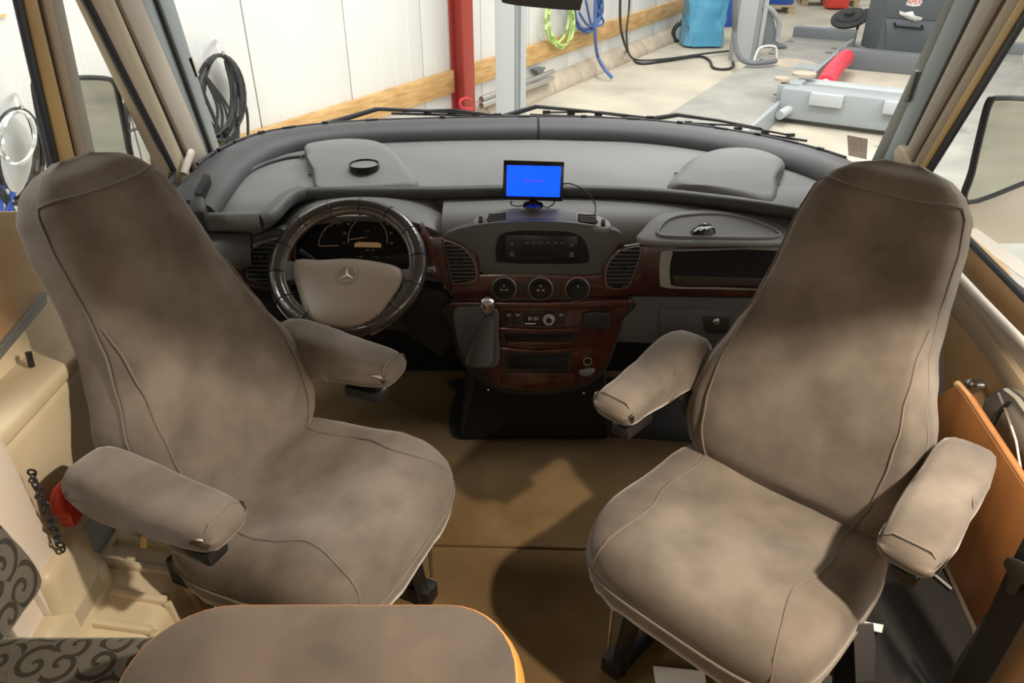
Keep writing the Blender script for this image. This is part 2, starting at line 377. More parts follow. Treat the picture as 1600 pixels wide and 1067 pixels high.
# wheel arch / step box beside the driver seat
sb = empty('trim_6', (-.8, 1.1, 0), 'cream ribbed step moulding on the floor beside the driver seat', kind='structure')
b = M(); b.prism([V(-.93, .86, 0), V(-.70, .86, 0), V(-.74, .86, .30), V(-.93, .86, .34)], [V(-.93, 1.5, 0), V(-.70, 1.5, 0), V(-.74, 1.5, .30), V(-.93, 1.5, .34)]); b.build('body', 'cream', sb, bevel=.025, seg=3)
for i in range(7):
    y = .93+i*.075
    b = M().bar((-.694, y, .02), (-.736, y, .30), .016, .016); b.bar((-.738, y, .305), (-.90, y, .342), .016, .016); b.build('rib', 'cream', sb, bevel=.003)
b = M().box((-.90, 1.02, .43), (.1, .16, .20)); b.build('catch_box', 'cream', sb, bevel=.03, seg=3)
# white door post in front of the bench
tp = empty('trim_7', (-.88, .98, .0), 'white upright post between patterned bench and driver seat', kind='structure')
A = [P(u, v, x=-.87) for u, v in [(-60, 610), (8, 690), (150, 985), (150, 1100), (95, 985), (-60, 735)]]
M().ex(A, (-.03, 0, 0)).build('post_face', 'white_trim', tp, bevel=.005)
A = [P(u, v, x=-.885) for u, v in [(-60, 770), (95, 985), (95, 1100), (30, 1000), (-60, 850)]]
M().ex(A, (-.03, 0, 0)).build('post_side', 'white_trim', tp, bevel=.005)
# windscreen
def ws(x, z):
    q = (x-XC)/1.0; k = (z-.90)
    return V(x, 2.80-.49*abs(q)**2.3-.45*k, z)
wn = empty('window_1', (XC, 2.6, .9), 'wide curved windscreen above the dashboard', kind='structure')
nx, nz = 28, 8; vs_ = []; fs_ = []
for j in range(nz+1):
    for i in range(nx+1):
        vs_.append(ws(XC-1.0+2.0*i/nx, .87+1.01*j/nz))
for j in range(nz):
    for i in range(nx): fs_.append((j*(nx+1)+i, j*(nx+1)+i+1, (j+1)*(nx+1)+i+1, (j+1)*(nx+1)+i))
M().add(vs_, fs_).build('pane', 'glass', wn)
M().box((XC, 2.24, 1.99), (2.1, .4, .26)).build('header', 'shell_dark', wn)
# ================================================================ STRUCTURE: workshop
st(M().box((8, 14, GZ-.05), (70, 60, .1)), 'floor_workshop', 'concrete', 'pale stained concrete workshop floor outside')
for k in range(7):   # floor joints visible through the passenger window
    pass
ww = empty('wall_workshop', H(5, WR, 0), 'white panelled workshop wall with vertical joints', kind='structure')
pw = 1.02; s0 = 4.66+.25-12*pw
for i in range(21):
    a = s0+i*pw; b = M()
    c0 = H(a+pw/2, WR-.04, 0)
    b.box((c0.x, c0.y, GZ+2.6), (.08, pw-.012, 5.2), rz=-AL); b.build('panel', 'wall_white', ww, bevel=.004)
    if i > 5:
        for k in range(1, 5):
            c1 = H(a+pw*k/5, WR+.0005, 0); M().box((c1.x, c1.y, GZ+2.6), (.003, .010, 5.2), rz=-AL).build('panel_rib', 'wall_white', ww)
c0 = H(s0+10.5*pw, WR-.085, 0); M().box((c0.x, c0.y, GZ+2.6), (.01, 21*pw, 5.2), rz=-AL).build('backing', 'lift_grey', ww)
for o in ww.children: pass
ke = empty('trim_8', H(10, WR+.1, 0), 'rounded concrete kerb along the foot of the workshop wall', kind='structure')
for i in range(13):
    s = 7.62+(i-5)*.755; n = 6
    prof = [(0, 0), (.16, 0), (.155, .05), (.13, .10), (.08, .15), (0, .20)]
    A = [H(s+.008, WR+r, z) for r, z in prof]; Bq = [H(s+.747, WR+r, z) for r, z in prof]
    M().prism(A, Bq).build('kerb_stone', 'kerb', ke, bevel=.006)
# ================================================================ DASHBOARD
da = empty('dashboard', (XC, 2.1, .2), 'grey moulded dashboard with reddish burl wood fascia and deep shelf', 'dashboard')
def spath(uv, z, n=6): return [P(u, v, z=z) for u, v in uvspline(uv, n, False)]
# shelf plate
sh_uv = [(308, 346), (318, 318), (345, 285), (385, 252), (440, 232), (540, 222), (840, 218), (1000, 222), (1120, 236), (1230, 262), (1300, 290), (1345, 330), (1250, 331), (1000, 300), (840, 294), (680, 301), (470, 302), (405, 346)]
A = [P(u, v, z=.848) for u, v in sh_uv]
M().ex(A, (0, 0, -.02)).build('shelf', 'dash_shelf', da, bevel=.003)
# foam roll in two halves with a seam
rp = spath([(292, 330), (318, 296), (350, 262), (400, 233), (470, 216), (600, 205), (840, 200), (1000, 205), (1130, 221), (1230, 242), (1310, 268), (1370, 300), (1420, 350)], .868, 10)
ci = min(range(len(rp)), key=lambda i: abs(rp[i].x-P(841, 200, z=.868).x))
def roll(pts, name):
    R = []
    for i, p in enumerate(pts):
        d = (pts[min(i+1, len(pts)-1)]-pts[max(i-1, 0)]).normalized(); x = d.cross(V(0, 0, 1)).normalized()
        k = min(1, .55+.12*min(i, len(pts)))
        prof = [(.080, -.03), (.078, -.012), (.064, .010), (.035, .027), (0, .032), (-.035, .030), (-.06, .018), (-.075, -.045)]
        R.append([p+x*a*1.0+V(0, 0, c) for a, c in prof])
    return M().rings(R).build(name, 'foam', da, ang=60)
roll(rp[:ci+1], 'foam_roll'); roll([p+V(.004 if i == 0 else 0, 0, 0) for i, p in enumerate(rp[ci:])], 'foam_roll')
M().tube([rp[ci]+V(.002, a, c) for a, c in [(-.081, -.03), (-.079, -.012), (-.065, .011), (-.036, .028), (0, .033), (.05, .033)]], .0035, 6).build('seam', 'deep_black', da)
def edge_pt(i, o=.062, h=.024):
    d = (rp[min(i+1, len(rp)-1)]-rp[max(i-1, 0)]).normalized(); x = d.cross(V(0, 0, 1)).normalized(); return rp[i]-x*o+V(0, 0, h), math.atan2(d.y, d.x)
M().tube([edge_pt(i)[0] for i in range(18, len(rp)-22)], .0055, 6).build('base_gasket', 'gasket', wn)
for k, i in enumerate(range(24, len(rp)-24, 5)):
    p, a = edge_pt(i, .045, .031); M().box(p, (.045 if k % 2 else .02, .012, .007 if k % 2 else .012), rz=a).build('clip', 'gasket', wn)
# ledge tube (lip of the shelf)
M().tube(spath([(290, 347), (330, 346), (408, 345)], .85, 4), .024, 12).build('ledge_bolster', 'dash_grey', da)
M().tube(spath([(404, 346), (422, 338), (448, 312), (470, 302)], .848, 5), .024, 12).build('ledge_elbow', 'dash_mid', da)
lip = [(462, 307), (500, 303), (680, 302), (840, 299), (1000, 303), (1120, 315), (1250, 334), (1340, 350)]
M().tube(spath(lip, .842, 6), .021, 12, flat=1.0).build('ledge_lip', 'lip_black', da)
# trim bead of the left recess and its screws
M().tube(spath([(332, 322), (360, 290), (400, 262), (440, 248), (476, 243)], .853, 6), .006, 8).build('bead', 'dash_mid', da)
for u, v in [(368, 279), (471, 246), (484, 273)]:
    M().lathe([(.006, 0), (.005, .003)], P(u, v, z=.853), n=10).build('screw', 'dash_black', da)
# vent slot in the left corner
A = [P(u, v, z=.92) for u, v in [(303, 300), (318, 271), (328, 273), (313, 302)]]
M().ex(A, (0, 0, -.03)).build('corner_slot', 'deep_black', da, bevel=.002)
A = [P(u, v, z=.915) for u, v in [(294, 318), (298, 307), (318, 305), (322, 322), (318, 330), (296, 330)]]
M().ex(A, (0, 0, -.06)).build('corner_block', 'dash_black', da, bevel=.008)
# air pods standing on the shelf
def pod(top, base, name, zt=.935):
    tt = uvspline(top, 3); v0, v1 = min(q[1] for q in tt), max(q[1] for q in tt)
    T = [P(u, v, z=zt-(zt-.860)*((v-v0)/(v1-v0))**1.3) for u, v in tt]; Bs = [P(u, v, z=.846) for u, v in uvspline(base, 3)]
    n = len(T); R = []
    c = sum(T, V(0, 0, 0))/n
    for k in range(10):
        ph = k/9*math.pi/2; h_ = 1-math.cos(ph)
        R.append([V(Bs[i].x+(T[i].x-Bs[i].x)*h_, Bs[i].y+(T[i].y-Bs[i].y)*h_, .841+(T[i].z-.841)*math.sin(ph)) for i in range(n)])
    for k in (.9, .8, .6, .3, .03): R.append([c+(p-c)*k+V(0, 0, .004*(1-k)) for p in T])
    return M().rings(R).build(name, 'dash_shelf', da, ang=70)
p1 = pod([(479, 237), (505, 229), (545, 226), (585, 229), (612, 242), (630, 262), (634, 280), (600, 286), (540, 289), (500, 290), (491, 265)],
         [(476, 240), (503, 231), (545, 227), (588, 231), (617, 246), (640, 272), (655, 294), (600, 299), (540, 301), (495, 301), (488, 272)], 'air_pod', .903)
p2 = pod([(1090, 252), (1125, 241), (1165, 240), (1200, 248), (1218, 262), (1209, 280), (1200, 299), (1160, 294), (1110, 289), (1066, 286), (1074, 268)],
         [(1080, 258), (1122, 244), (1165, 242), (1203, 250), (1226, 264), (1216, 290), (1207, 316), (1160, 309), (1100, 302), (1042, 298), (1058, 276)], 'air_pod', .903)
c0 = P(569, 258, z=.891)
M().lathe([(.0415, 0), (.044, .006), (.046, .006), (.046, 0), (.046, -.012)], c0, n=36).build('ring', 'gloss_black', p1)
M().lathe([(.041, -.002), (.0405, .001)], c0, n=36).build('ring_plate', 'dash_shelf', p1)
for u, v in [(1056, 271), (1216, 288), (545, 290)]:
    M().lathe([(.006, 0), (.005, .003)], P(u, v, z=.853), n=10).build('screw', 'dash_black', da)
# main body: profile swept across the cab
def dprof(x):
    q = (x-XC)/.95
    return [V(x, 2.40, .825), V(x, 2.17, .828), V(x, 2.10, .827), V(x, 2.04, .820), V(x, 1.99, .797), V(x, 1.97, .772), V(x, 1.958, .72), V(x, 1.952, .60), V(x, 1.96, .56), V(x, 2.00, .50), V(x, 2.08, .42), V(x, 2.25, .38), V(x, 2.40, .38)]
def dprof2(x):
    return [V(x, 2.40, .825), V(x, 2.20, .826), V(x, 2.125, .82), V(x, 2.12, .72), V(x, 2.12, .62), V(x, 2.10, .60), V(x, 1.99, .595), V(x, 1.965, .58), V(x, 1.962, .56), V(x, 2.00, .50), V(x, 2.08, .42), V(x, 2.25, .38), V(x, 2.40, .38)]
for xs_, pf_ in (((-.90, -.80, -.70), dprof), ((-.70, -.45, -.20), dprof2), ((-.20, .1, .35, .8, 1.02), dprof)):
    b = M(); b.rings([pf_(x) for x in xs_]); b.build('body', 'dash_grey', da, ang=60)
# lower left roll under the ledge
M().tube([P(290, 392, y=1.95), P(350, 392, y=1.95), P(395, 392, y=1.965)], .055, 14).build('door_side_roll', 'dash_grey', da)
# centre stack: dark pod with radio
ctr_uv = uvspline([(690, 372), (740, 352), (850, 345), (950, 356), (975, 372), (955, 400), (945, 428), (850, 430), (752, 428), (745, 400)], 3)
fpoly('centre_pod', ctr_uv, .022, -.03, 'dash_mid', da, .012, seg=3)
fpoly('radio_recess', uvspline([(775, 405), (778, 372), (800, 362), (850, 361), (895, 364), (915, 378), (921, 406), (910, 412), (850, 413), (785, 411)], 3), .026, 0, 'deep_black', da, .006)
rad = empty('car_radio', PF(848, 388, .03), 'dark car radio in the centre of the dashboard', 'radio')
fpoly('face', [(790, 366), (902, 369), (905, 407), (787, 405)], .034, .0268, 'radio_face', rad, .003)
for u, v, w_, h in [(800, 381, 5, 6), (800, 397, 7, 9), (893, 398, 7, 8), (893, 383, 5, 5)]:
    fpoly('button', [(u-w_/2, v-h/2), (u+w_/2, v-h/2), (u+w_/2, v+h/2), (u-w_/2, v+h/2)], .037, .0342, 'dash_mid', rad, .001)
for k in range(6):
    fpoly('preset_button', [(820+k*11, 378), (827+k*11, 378), (827+k*11, 381), (820+k*11, 381)], .036, .0342, 'dash_mid', rad, .0006)
fpoly('display', [(815, 386), (880, 387), (880, 400), (815, 399)], .0355, .0342, 'deep_black', rad, .001)
# centre top strip with two small grilles
def top(u, v, off=0): return plane(u, v, V(0, 2.03, .824+off), V(0, -.28, 1).normalized())
def tpoly(name, uv, h, m, parent, bevel=.002, d=.012):
    A = [top(u, v, h) for u, v in uv]; return M().ex(A, (0, 0, -d)).build(name, m, parent, bevel=bevel)
so = [(739, 347), (747, 337), (770, 331), (815, 327), (850, 326), (900, 329), (935, 337), (950, 344), (955, 353), (945, 358), (925, 355), (890, 348), (850, 346), (810, 346), (775, 350), (750, 354)]
tpoly('top_strip', uvspline(so, 3), .003, 'strip_grey', da, .003)
tpoly('top_panel', [(793, 331), (815, 328.5), (850, 328), (900, 331), (900, 346), (850, 344.5), (810, 344.5), (793, 346)], .006, 'dash_shelf', da)
for uv, k in (([(760, 342), (764, 336), (775, 333), (790, 331), (790, 345), (775, 346), (762, 346)], 1), ([(903, 333), (918, 335), (930, 340), (935, 346), (930, 349), (915, 347), (903, 346)], 0)):
    g = tpoly('top_grille', uv, .006, 'deep_black', da)
    us = [p[0] for p in uv]
    for j in range(4):
        v0 = 334+3.3*j+(0 if k else 1.0)
        M().bar(top(min(us)+3, v0+(1 if k else 0), .0075), top(max(us)-3, v0+(0 if k else 2.2), .0075), .003, .004).build('slat', 'dash_mid', g)
for u, v in ((751, 341), (943, 346)):
    tpoly('thumb_wheel', [(u-3, v-4), (u+3, v-4), (u+3, v+5), (u-3, v+5)], .008, 'deep_black', da)
# wood: dial row and right fascia
wood = fpoly('wood_fascia', uvspline([(703, 431), (760, 428), (850, 428), (935, 429), (945, 408), (962, 390), (990, 382.5), (1060, 379.5), (1150, 379), (1255, 380)], 3, False)+[(1262, 465), (1160, 465), (985, 461), (975, 464), (712, 468), (705, 455)], .024, -.02, 'burl', da, .006)
fpoly('chrome_line', [(975, 384), (1010, 379), (1010, 381), (976, 386)], .027, .01, 'silver', da, .0008)
fpoly('wood_side', uvspline([(655, 352), (672, 372), (690, 372), (712, 372), (735, 385), (748, 410), (750, 440), (735, 452), (706, 456), (690, 440), (665, 420)], 3), .020, -.03, 'burl', da, .006)
# round outlets, each with slats
def vent(out, ins, parent, lab, rows, cu0, cu1, knob):
    vtop = min(p[1] for p in ins); vb = max(p[1] for p in ins)
    r = fpoly('vent_frame', uvspline(out, 4), .030, 0, 'burl', parent, .005); tag(r, label=lab)
    fpoly('vent_rim', uvspline([((a-sum(p[0] for p in ins)/len(ins))*1.06+sum(p[0] for p in ins)/len(ins), (bb-sum(p[1] for p in ins)/len(ins))*1.05+sum(p[1] for p in ins)/len(ins)) for a, bb in ins], 4), .0315, .01, 'grey_metal', r, .0015)
    pts = uvspline(ins, 4); fpoly('vent_hole', pts, .033, .01, 'deep_black', r, .001)
    for i in range(rows):
        v = vtop+(vb-vtop)*(i+.6)/(rows+.3)
        xs = []
        for k in range(len(pts)):
            (a, c), (a2, c2) = pts[k], pts[(k+1) % len(pts)]
            if (c-v)*(c2-v) <= 0 and c != c2: xs.append(a+(a2-a)*(v-c)/(c2-c))
        if len(xs) >= 2 and max(xs)-min(xs) > 6:
            M().bar(PF(min(xs)+1, v, .034), PF(max(xs)-1, v, .034), .007, .0035).build('slat', 'dash_mid', r, bevel=.001)
    for u, v, a, h in knob: fpoly('vent_tab', oval(u, v, a, h, 10), .040, .03, 'gloss_black', r, .001)
vent([(948, 455), (941, 440), (944, 415), (962, 393), (985, 385), (1003, 385), (1001, 410), (990, 440), (982, 456), (965, 459)],
     [(952, 448), (947, 436), (951, 413), (966, 395), (985, 388), (1000, 388), (996, 412), (986, 438), (978, 449), (965, 451)], da, 'slatted round air vent right of the radio', 10, 0, 0, [(975, 419, 8, 3), (964, 446, 9, 3)])
vent([(690, 376), (706, 376), (728, 386), (745, 405), (750, 430), (745, 443), (725, 447), (706, 446), (698, 415)],
     [(693, 380), (706, 380), (724, 389), (739, 407), (744, 428), (740, 439), (722, 442), (708, 441), (701, 412)], da, 'slatted round air vent left of the radio', 10, 0, 0, [(713, 410, 8, 3), (727, 438, 9, 3)])
fpoly('vent_surround', uvspline([(374, 420), (372, 400), (386, 376), (410, 364), (450, 362), (455, 450), (400, 452), (380, 442)], 3), .018, -.03, 'dash_mid', da, .008)
vent([(380, 415), (384, 392), (402, 377), (430, 370), (452, 370), (452, 445), (420, 447), (388, 442), (380, 430)],
     [(387, 415), (391, 395), (406, 382), (430, 375), (448, 375), (448, 440), (420, 441), (392, 437), (386, 428)], da, 'slatted round air vent left of the steering wheel', 9, 0, 0, [(408, 402, 8, 3), (405, 431, 9, 3)])
# open shelf slot in the right fascia
fpoly('slot_bezel', uvspline([(1032, 400), (1042, 391), (1100, 389), (1255, 390), (1258, 420), (1256, 452), (1100, 452), (1040, 450), (1031, 440)], 3), .028, 0, 'pale_silver', da, .006)
fpoly('slot_opening', uvspline([(1047, 420), (1052, 396), (1070, 393), (1255, 394), (1256, 448), (1120, 449), (1056, 448), (1048, 440)], 2), .031, .01, 'deep_black', da, .003)
fpoly('slot_floor', [(1050, 431), (1255, 436), (1255, 447), (1056, 446)], .033, .012, 'slot_brown', da, .002)
# glove box below it
fpoly('lower_panel', [(985, 462), (1262, 466), (1262, 548), (1180, 545), (1060, 540), (955, 535)], .012, -.05, 'dash_mid', da, .01)
gb = fpoly('glove_box_lid', [(1030, 482), (1262, 484), (1262, 536), (1033, 530)], .018, 0, 'dash_mid', da, .004)
fpoly('latch_plate', [(1098, 495), (1140, 495), (1140, 521), (1102, 521)], .022, .01, 'dash_black', gb, .003)
c0 = PF(1119, 502, .023); M().lathe([(.010, 0), (.010, .004), (.007, .006)], c0, FN, 16).build('lock', 'silver', gb)
# oval tray on top right
to = uvspline([(1003, 376), (1006, 355), (1028, 336), (1070, 328), (1130, 328), (1190, 338), (1228, 356), (1245, 378), (1130, 379)], 4)
tpoly('tray', to, .006, 'dash_grey', da, .005, .014)
ti = uvspline([(1032, 368), (1034, 352), (1052, 340), (1085, 335), (1130, 335), (1175, 344), (1208, 358), (1218, 368), (1190, 372), (1100, 371)], 4)
tr_ = [top(u, v, .0075) for u, v in ti]; n_ = len(tr_); c_ = sum(tr_, V(0, 0, 0))/n_
M().tube(tr_, .0055, 8, closed=True).build('tray_rim', 'dash_grey', da)
M().rings([[c_+(p-c_)*k+V(0, 0, h) for p in tr_] for k, h in ((1, 0), (.96, -.004), (.9, -.006), (.02, -.006))][::-1]).build('tray_floor', 'dash_shelf', da)
# instrument hood
hx, hw = -.435, .262
def arch(y, z0, hgt, ww, n=26):
    return [V(hx+ww*math.cos(math.pi*(1-k/n)), y, z0+hgt*abs(math.sin(math.pi*k/n))**.62) for k in range(n+1)]
R = [arch(2.36, .78, .062, hw*1.02), arch(2.22, .73, .115, hw*1.05), arch(2.08, .70, .14, hw*1.03), arch(2.0, .68, .145, hw), arch(1.985, .68, .14, hw*.985), arch(1.99, .67, .132, hw*.94), arch(2.09, .60, .19, hw*.80)]
vs_ = [p for r in R for p in r]; n1 = len(R[0]); fs_ = [(i*n1+j, i*n1+j+1, (i+1)*n1+j+1, (i+1)*n1+j) for i in range(len(R)-1) for j in range(n1-1)]
hood = M().add(vs_, fs_).build('instrument_hood', 'dash_grey', da, ang=70)
# instrument cluster
CP0, CN = V(0, 2.06, .70), V(0, -1, .30).normalized()
def pc(u, v, off=0): return plane(u, v, CP0+CN*off, CN)
def cpoly(name, uv, f, bk, m, parent, bevel=.001):
    A = [pc(u, v, f) for u, v in uv]; return M().prism(A, [a-CN*(f-bk) for a in A]).build(name, m, parent, bevel=bevel)
cl = cpoly('instrument_cluster', uvspline([(455, 420), (462, 370), (490, 335), (560, 318), (620, 325), (660, 365), (668, 420)], 3)+[(668, 450), (455, 450)], .0, -.02, 'dash_black', da)
cpoly('dial_plate', uvspline([(472, 400), (478, 370), (500, 343), (545, 331), (600, 333), (640, 355), (650, 395)], 3)+[(645, 425), (480, 425)], .003, -.01, 'deep_black', cl)
def carc(cu, cv, ru, rv, a0, a1, n=20): return [pc(cu+ru*math.cos(math.radians(a0+(a1-a0)*i/n)), cv-rv*math.sin(math.radians(a0+(a1-a0)*i/n)), .005) for i in range(n+1)]
M().tube(carc(574.5, 374, 30.5, 34, 190, -10, 30), .0011, 6).build('speed_ring', 'print_white', cl)
M().tube(carc(529, 385, 31, 37, 180, 80, 20)+[pc(535, 348, .005)], .0010, 6).build('rev_ring', 'print_white', cl)
ri, upv = V(1, 0, 0), CN.cross(V(1, 0, 0))
for i, s in enumerate(['0', '20', '40', '60', '80', '100', '120', '140', '160', '180']):
    a = math.radians(188-196*i/9)
    text('numeral', s, .0085 if len(s) < 3 else .007, pc(574.5+37*math.cos(a), 374-41*math.sin(a), .005), ri, upv, 'print_white', cl)
text('numeral', 'km/h', .006, pc(574, 361, .005), ri, upv, 'print_white', cl)
for s, u, v in (('1', 504, 368), ('2', 509, 360), ('3', 518, 354), ('4', 529, 351)): text('numeral', s, .007, pc(u, v, .005), ri, upv, 'print_white', cl)
M().bar(pc(545, 374.5, .007), pc(570, 371, .007), .0022, .001).build('speed_needle', 'amber_lcd', cl)
M().bar(pc(500, 384.5, .007), pc(528, 383.5, .007), .0022, .001).build('rev_needle', 'amber_lcd', cl)
M().lathe([(.006, 0), (.005, .004)], pc(573.5, 370.5, .004), CN, 16).build('needle_hub', 'dash_black', cl)
cpoly('amber_display', [(554, 380), (560, 378), (591, 379), (596, 382), (595, 387), (553.5, 386)], .006, 0, 'amber_lcd', cl)
for u, v, w_ in ((571, 391, 5), (580, 391.5, 5), (560, 401, 7), (582, 401.5, 3), (587, 402, 3)): cpoly('mark', [(u, v-.8), (u+w_, v-.8), (u+w_, v+.8), (u, v+.8)], .005, 0, 'pale_silver', cl)
# centre console below the dials
con = fpoly('console', uvspline([(706, 466), (985, 462), (975, 500), (962, 545), (945, 585), (915, 607), (880, 616), (840, 619), (800, 617), (770, 610), (742, 592), (715, 560), (702, 510)], 2), .016, -.10, 'dash_black', da, .012)
cw = fpoly('console_wood', uvspline([(715, 472), (850, 470), (980, 466), (972, 500), (958, 545), (940, 580), (915, 599), (880, 608), (840, 611), (800, 609), (775, 602), (755, 588), (772, 560), (778, 500), (720, 482)], 2), .022, 0, 'burl', da, .006)
fpoly('wood_ledge', uvspline([(708, 472), (850, 473), (984, 468), (970, 482), (900, 485), (850, 483), (770, 481), (712, 480)], 2), .034, .01, 'burl', da, .005)
dial = []
for i, u in enumerate((787.5, 844.5, 902)):
    v = 450.5+i*.5; c0 = PF(u, v, .025)
    d_ = M().lathe([(.036, 0), (.036, .003), (.033, .005), (.0325, .003)], c0, FN, 32).build('dial_bezel', 'grey_metal', da)
    M().lathe([(.0325, 0), (.0325, .003), (.031, .005), (.022, .005), (.022, .010), (.020, .013), (.001, .013)], c0, FN, 32).build('dial_knob', 'gloss_black', d_)
    M().bar(c0+FN*.0145+V(0, 0, .010), c0+FN*.0145+V(0, 0, .017), .002, .001, FN).build('dial_mark', 'print_white', d_)
    if i < 2:
        for k in range(2): M().box(c0+FN*.014+V(-.007+.014*k, 0, .0), (.007, .001, .003)).build('dial_symbol', 'print_white', d_)
for u in (816, 873): 
    s_ = fpoly('switch', [(u-5, 440), (u+5, 440), (u+5, 463), (u-5, 463)], .029, .02, 'dash_black', da, .002)
for u in (795, 809, 877):
    s_ = fpoly('rocker_switch', [(u-5.5, 488), (u+5.5, 488), (u+5.5, 508), (u-5.5, 508)], .028, .02, 'dash_black', da, .002)
    fpoly('switch_symbol', [(u-3, 491), (u+3, 491), (u+3, 493.5), (u-3, 493.5)], .0287, .027, 'pale_silver', s_, 0)
hc = fpoly('heater_control', [(818, 487), (868, 487), (868, 509), (818, 509)], .027, .02, 'gloss_black', da, .002)
text('clock_digits', '01:01', .015, PF(834, 498, .0285), V(1, 0, 0), V(0, .15, 1), 'print_white', hc)
fpoly('indicator_bar', [(820, 505), (837, 505), (837, 506.5), (820, 506.5)], .0278, .025, 'print_white', hc, 0)
c0 = PF(857.5, 499, .0275); M().lathe([(.0175, 0), (.0175, .004), (.010, .004), (.009, .010), (.001, .010)], c0, FN, 24).build('heater_dial', 'pale_silver', hc)
M().lathe([(.0085, .0095), (.0085, .0108), (.001, .0108)], c0, FN, 20).build('heater_dial_cap', 'gloss_black', hc)
fpoly('shelf_edge', uvspline([(782, 512), (840, 515), (902, 514), (902, 519), (840, 520), (782, 517)], 2), .036, .01, 'burl', da, .003)
fpoly('ash_recess', [(788, 521), (898, 522), (896, 540), (790, 540)], .024, .01, 'deep_black', da, .003)
fpoly('ash_lid', [(790, 534), (895, 535), (893, 542), (792, 541)], .034, .01, 'burl', da, .004)
fpoly('pocket_edge', uvspline([(783, 543), (840, 548), (900, 545), (900, 550), (840, 553), (783, 549)], 2), .036, .01, 'burl', da, .003)
fpoly('pocket_bezel', [(790, 551), (892, 551), (891, 582), (790, 580)], .028, .01, 'dash_black', da, .004)
fpoly('pocket_opening', [(794, 554), (889, 554), (888, 577), (794, 575.5)], .030, .012, 'deep_black', da, .003)
fpoly('drawer_front', uvspline([(782, 583), (897, 584)], 2, False)+[(898, 602), (870, 609), (840, 611), (810, 609), (781, 601)], .030, .01, 'burl', da, .003)
fpoly('coin_tray', uvspline([(913, 489), (950, 489), (953, 497), (951, 512), (935, 516), (918, 514), (912, 504)], 3), .034, .01, 'dash_black', da, .005)
c0 = PF(918, 564, .024); M().lathe([(.0135, 0), (.0135, .004), (.0105, .004), (.0105, -.0)], c0, FN, 24).build('socket_ring', 'silver', da); M().lathe([(.0105, 0), (.0105, .002)], c0, FN, 20).build('socket_hole', 'deep_black', da)
fpoly('socket_lid', uvspline([(906, 580), (930, 577), (922, 588), (908, 587)], 3), .03, .01, 'dash_grey', da, .003)
for u, v in ((763, 609), (912, 614)): M().lathe([(.003, 0), (.002, .003)], PF(u, v, .03), FN, 8).build('rivet', 'print_white', da)
# gear lever housing and lever
gh = fpoly('gear_housing', uvspline([(708, 484), (735, 480), (776, 484), (779, 520), (778, 572), (745, 574), (724, 560), (712, 525)], 3), .045, -.02, 'dash_mid', da, .012, seg=3)
gl = empty('gear_lever', PF(756, 540, .05), 'gear lever with grey boot and bright silver knob', 'gear lever')
R = []
for k, (u, v, wd_) in enumerate(((748, 566, 22), (752, 545, 19), (757, 525, 14), (760, 508, 11), (763, 496, 9))):
    c = PF(u, v, .085+k*.008); R.append([c+V(math.cos(t*math.pi/8)*wd_*.00185, math.sin(t*math.pi/8)*wd_*.0013, .004*math.sin(t*3.1+k*2)) for t in range(16)])
M().rings(R).build('boot', 'dash_mid', gl)
kc = PF(762, 478, .11)
M().lathe([(.012, -.032), (.018, -.022), (.021, -.005), (.021, .010), (.017, .020), (.008, .024), (.001, .0245)], kc, V(.02, -.35, 1), 20).build('knob', 'silver', gl)
kt = kc+V(0, -.010, .020)
# floor-level dark unit below console
b = M(); b.prism([V(-.18, 1.98, .018), V(.33, 1.98, .018), V(.30, 1.97, .28), V(-.12, 1.97, .28)], [V(-.18, 2.4, .018), V(.33, 2.4, .018), V(.30, 2.4, .4), V(-.12, 2.4, .4)]); b.build('lower_shroud', 'deep_black', da, bevel=.02)
# footwell pedal cover behind the wheel
fpoly('knee_panel', [(380, 448), (690, 452), (712, 470), (705, 520), (640, 520), (400, 500), (380, 480)], -.01, -.06, 'dash_black', da, .01)
fpoly('column_shroud', [(600, 440), (700, 455), (712, 530), (690, 560), (640, 530)], .0, -.08, 'deep_black', da, .01)
# ================================================================ STEERING WHEEL
WC = P(544, 415, y=1.80); wnm = V(0, -math.cos(math.radians(55)), math.sin(math.radians(55))); wup = V(0, wnm.z, -wnm.y)
def pw_(u, v, off=0): return plane(u, v, WC+wnm*off, wnm)
sw = empty('steering_wheel', WC, 'steering wheel with laced dark cover and beige airbag pad', 'steering wheel')
def wc(a, r, off=0): return WC+(V(1, 0, 0)*math.cos(a)+wup*math.sin(a))*r+wnm*off
M().tube([wc(2*math.pi*k/64, .188) for k in range(64)], .0225, 14, closed=True).build('rim', 'wheel_cover', sw, ang=80)
M().tube([wc(2*math.pi*k/64, .1715, .004) for k in range(64)], .0095, 10, closed=True).build('inner_grip', 'wheel_grip', sw, ang=80)
for k in range(14):
    a = 2*math.pi*(k+.3)/14; d = (V(1, 0, 0)*math.cos(a)+wup*math.sin(a)); c = wc(a, .187)
    M().tube([c+d*math.cos(t*math.pi/8)*.0235+wnm*math.sin(t*math.pi/8)*.0235 for t in range(16)], .0016, 5, closed=True).build('lacing', 'lacing', sw)
pad = uvspline([(462, 406), (500, 406), (545, 404), (590, 409), (626, 420), (626, 445), (610, 470), (592, 494), (565, 510), (535, 514), (500, 508), (478, 488), (466, 455), (459, 430)], 3)
b = M(); n_ = len(pad); cc = (543, 452)
b.rings([[pw_(cc[0]+(u-cc[0])*k, cc[1]+(v-cc[1])*k, h) for u, v in pad] for k, h in ((1, -.045), (1.0, .012), (.96, .022), (.88, .028), (.6, .033), (.3, .035), (.02, .036))]); b.build('airbag_pad', 'airbag', sw, ang=60)
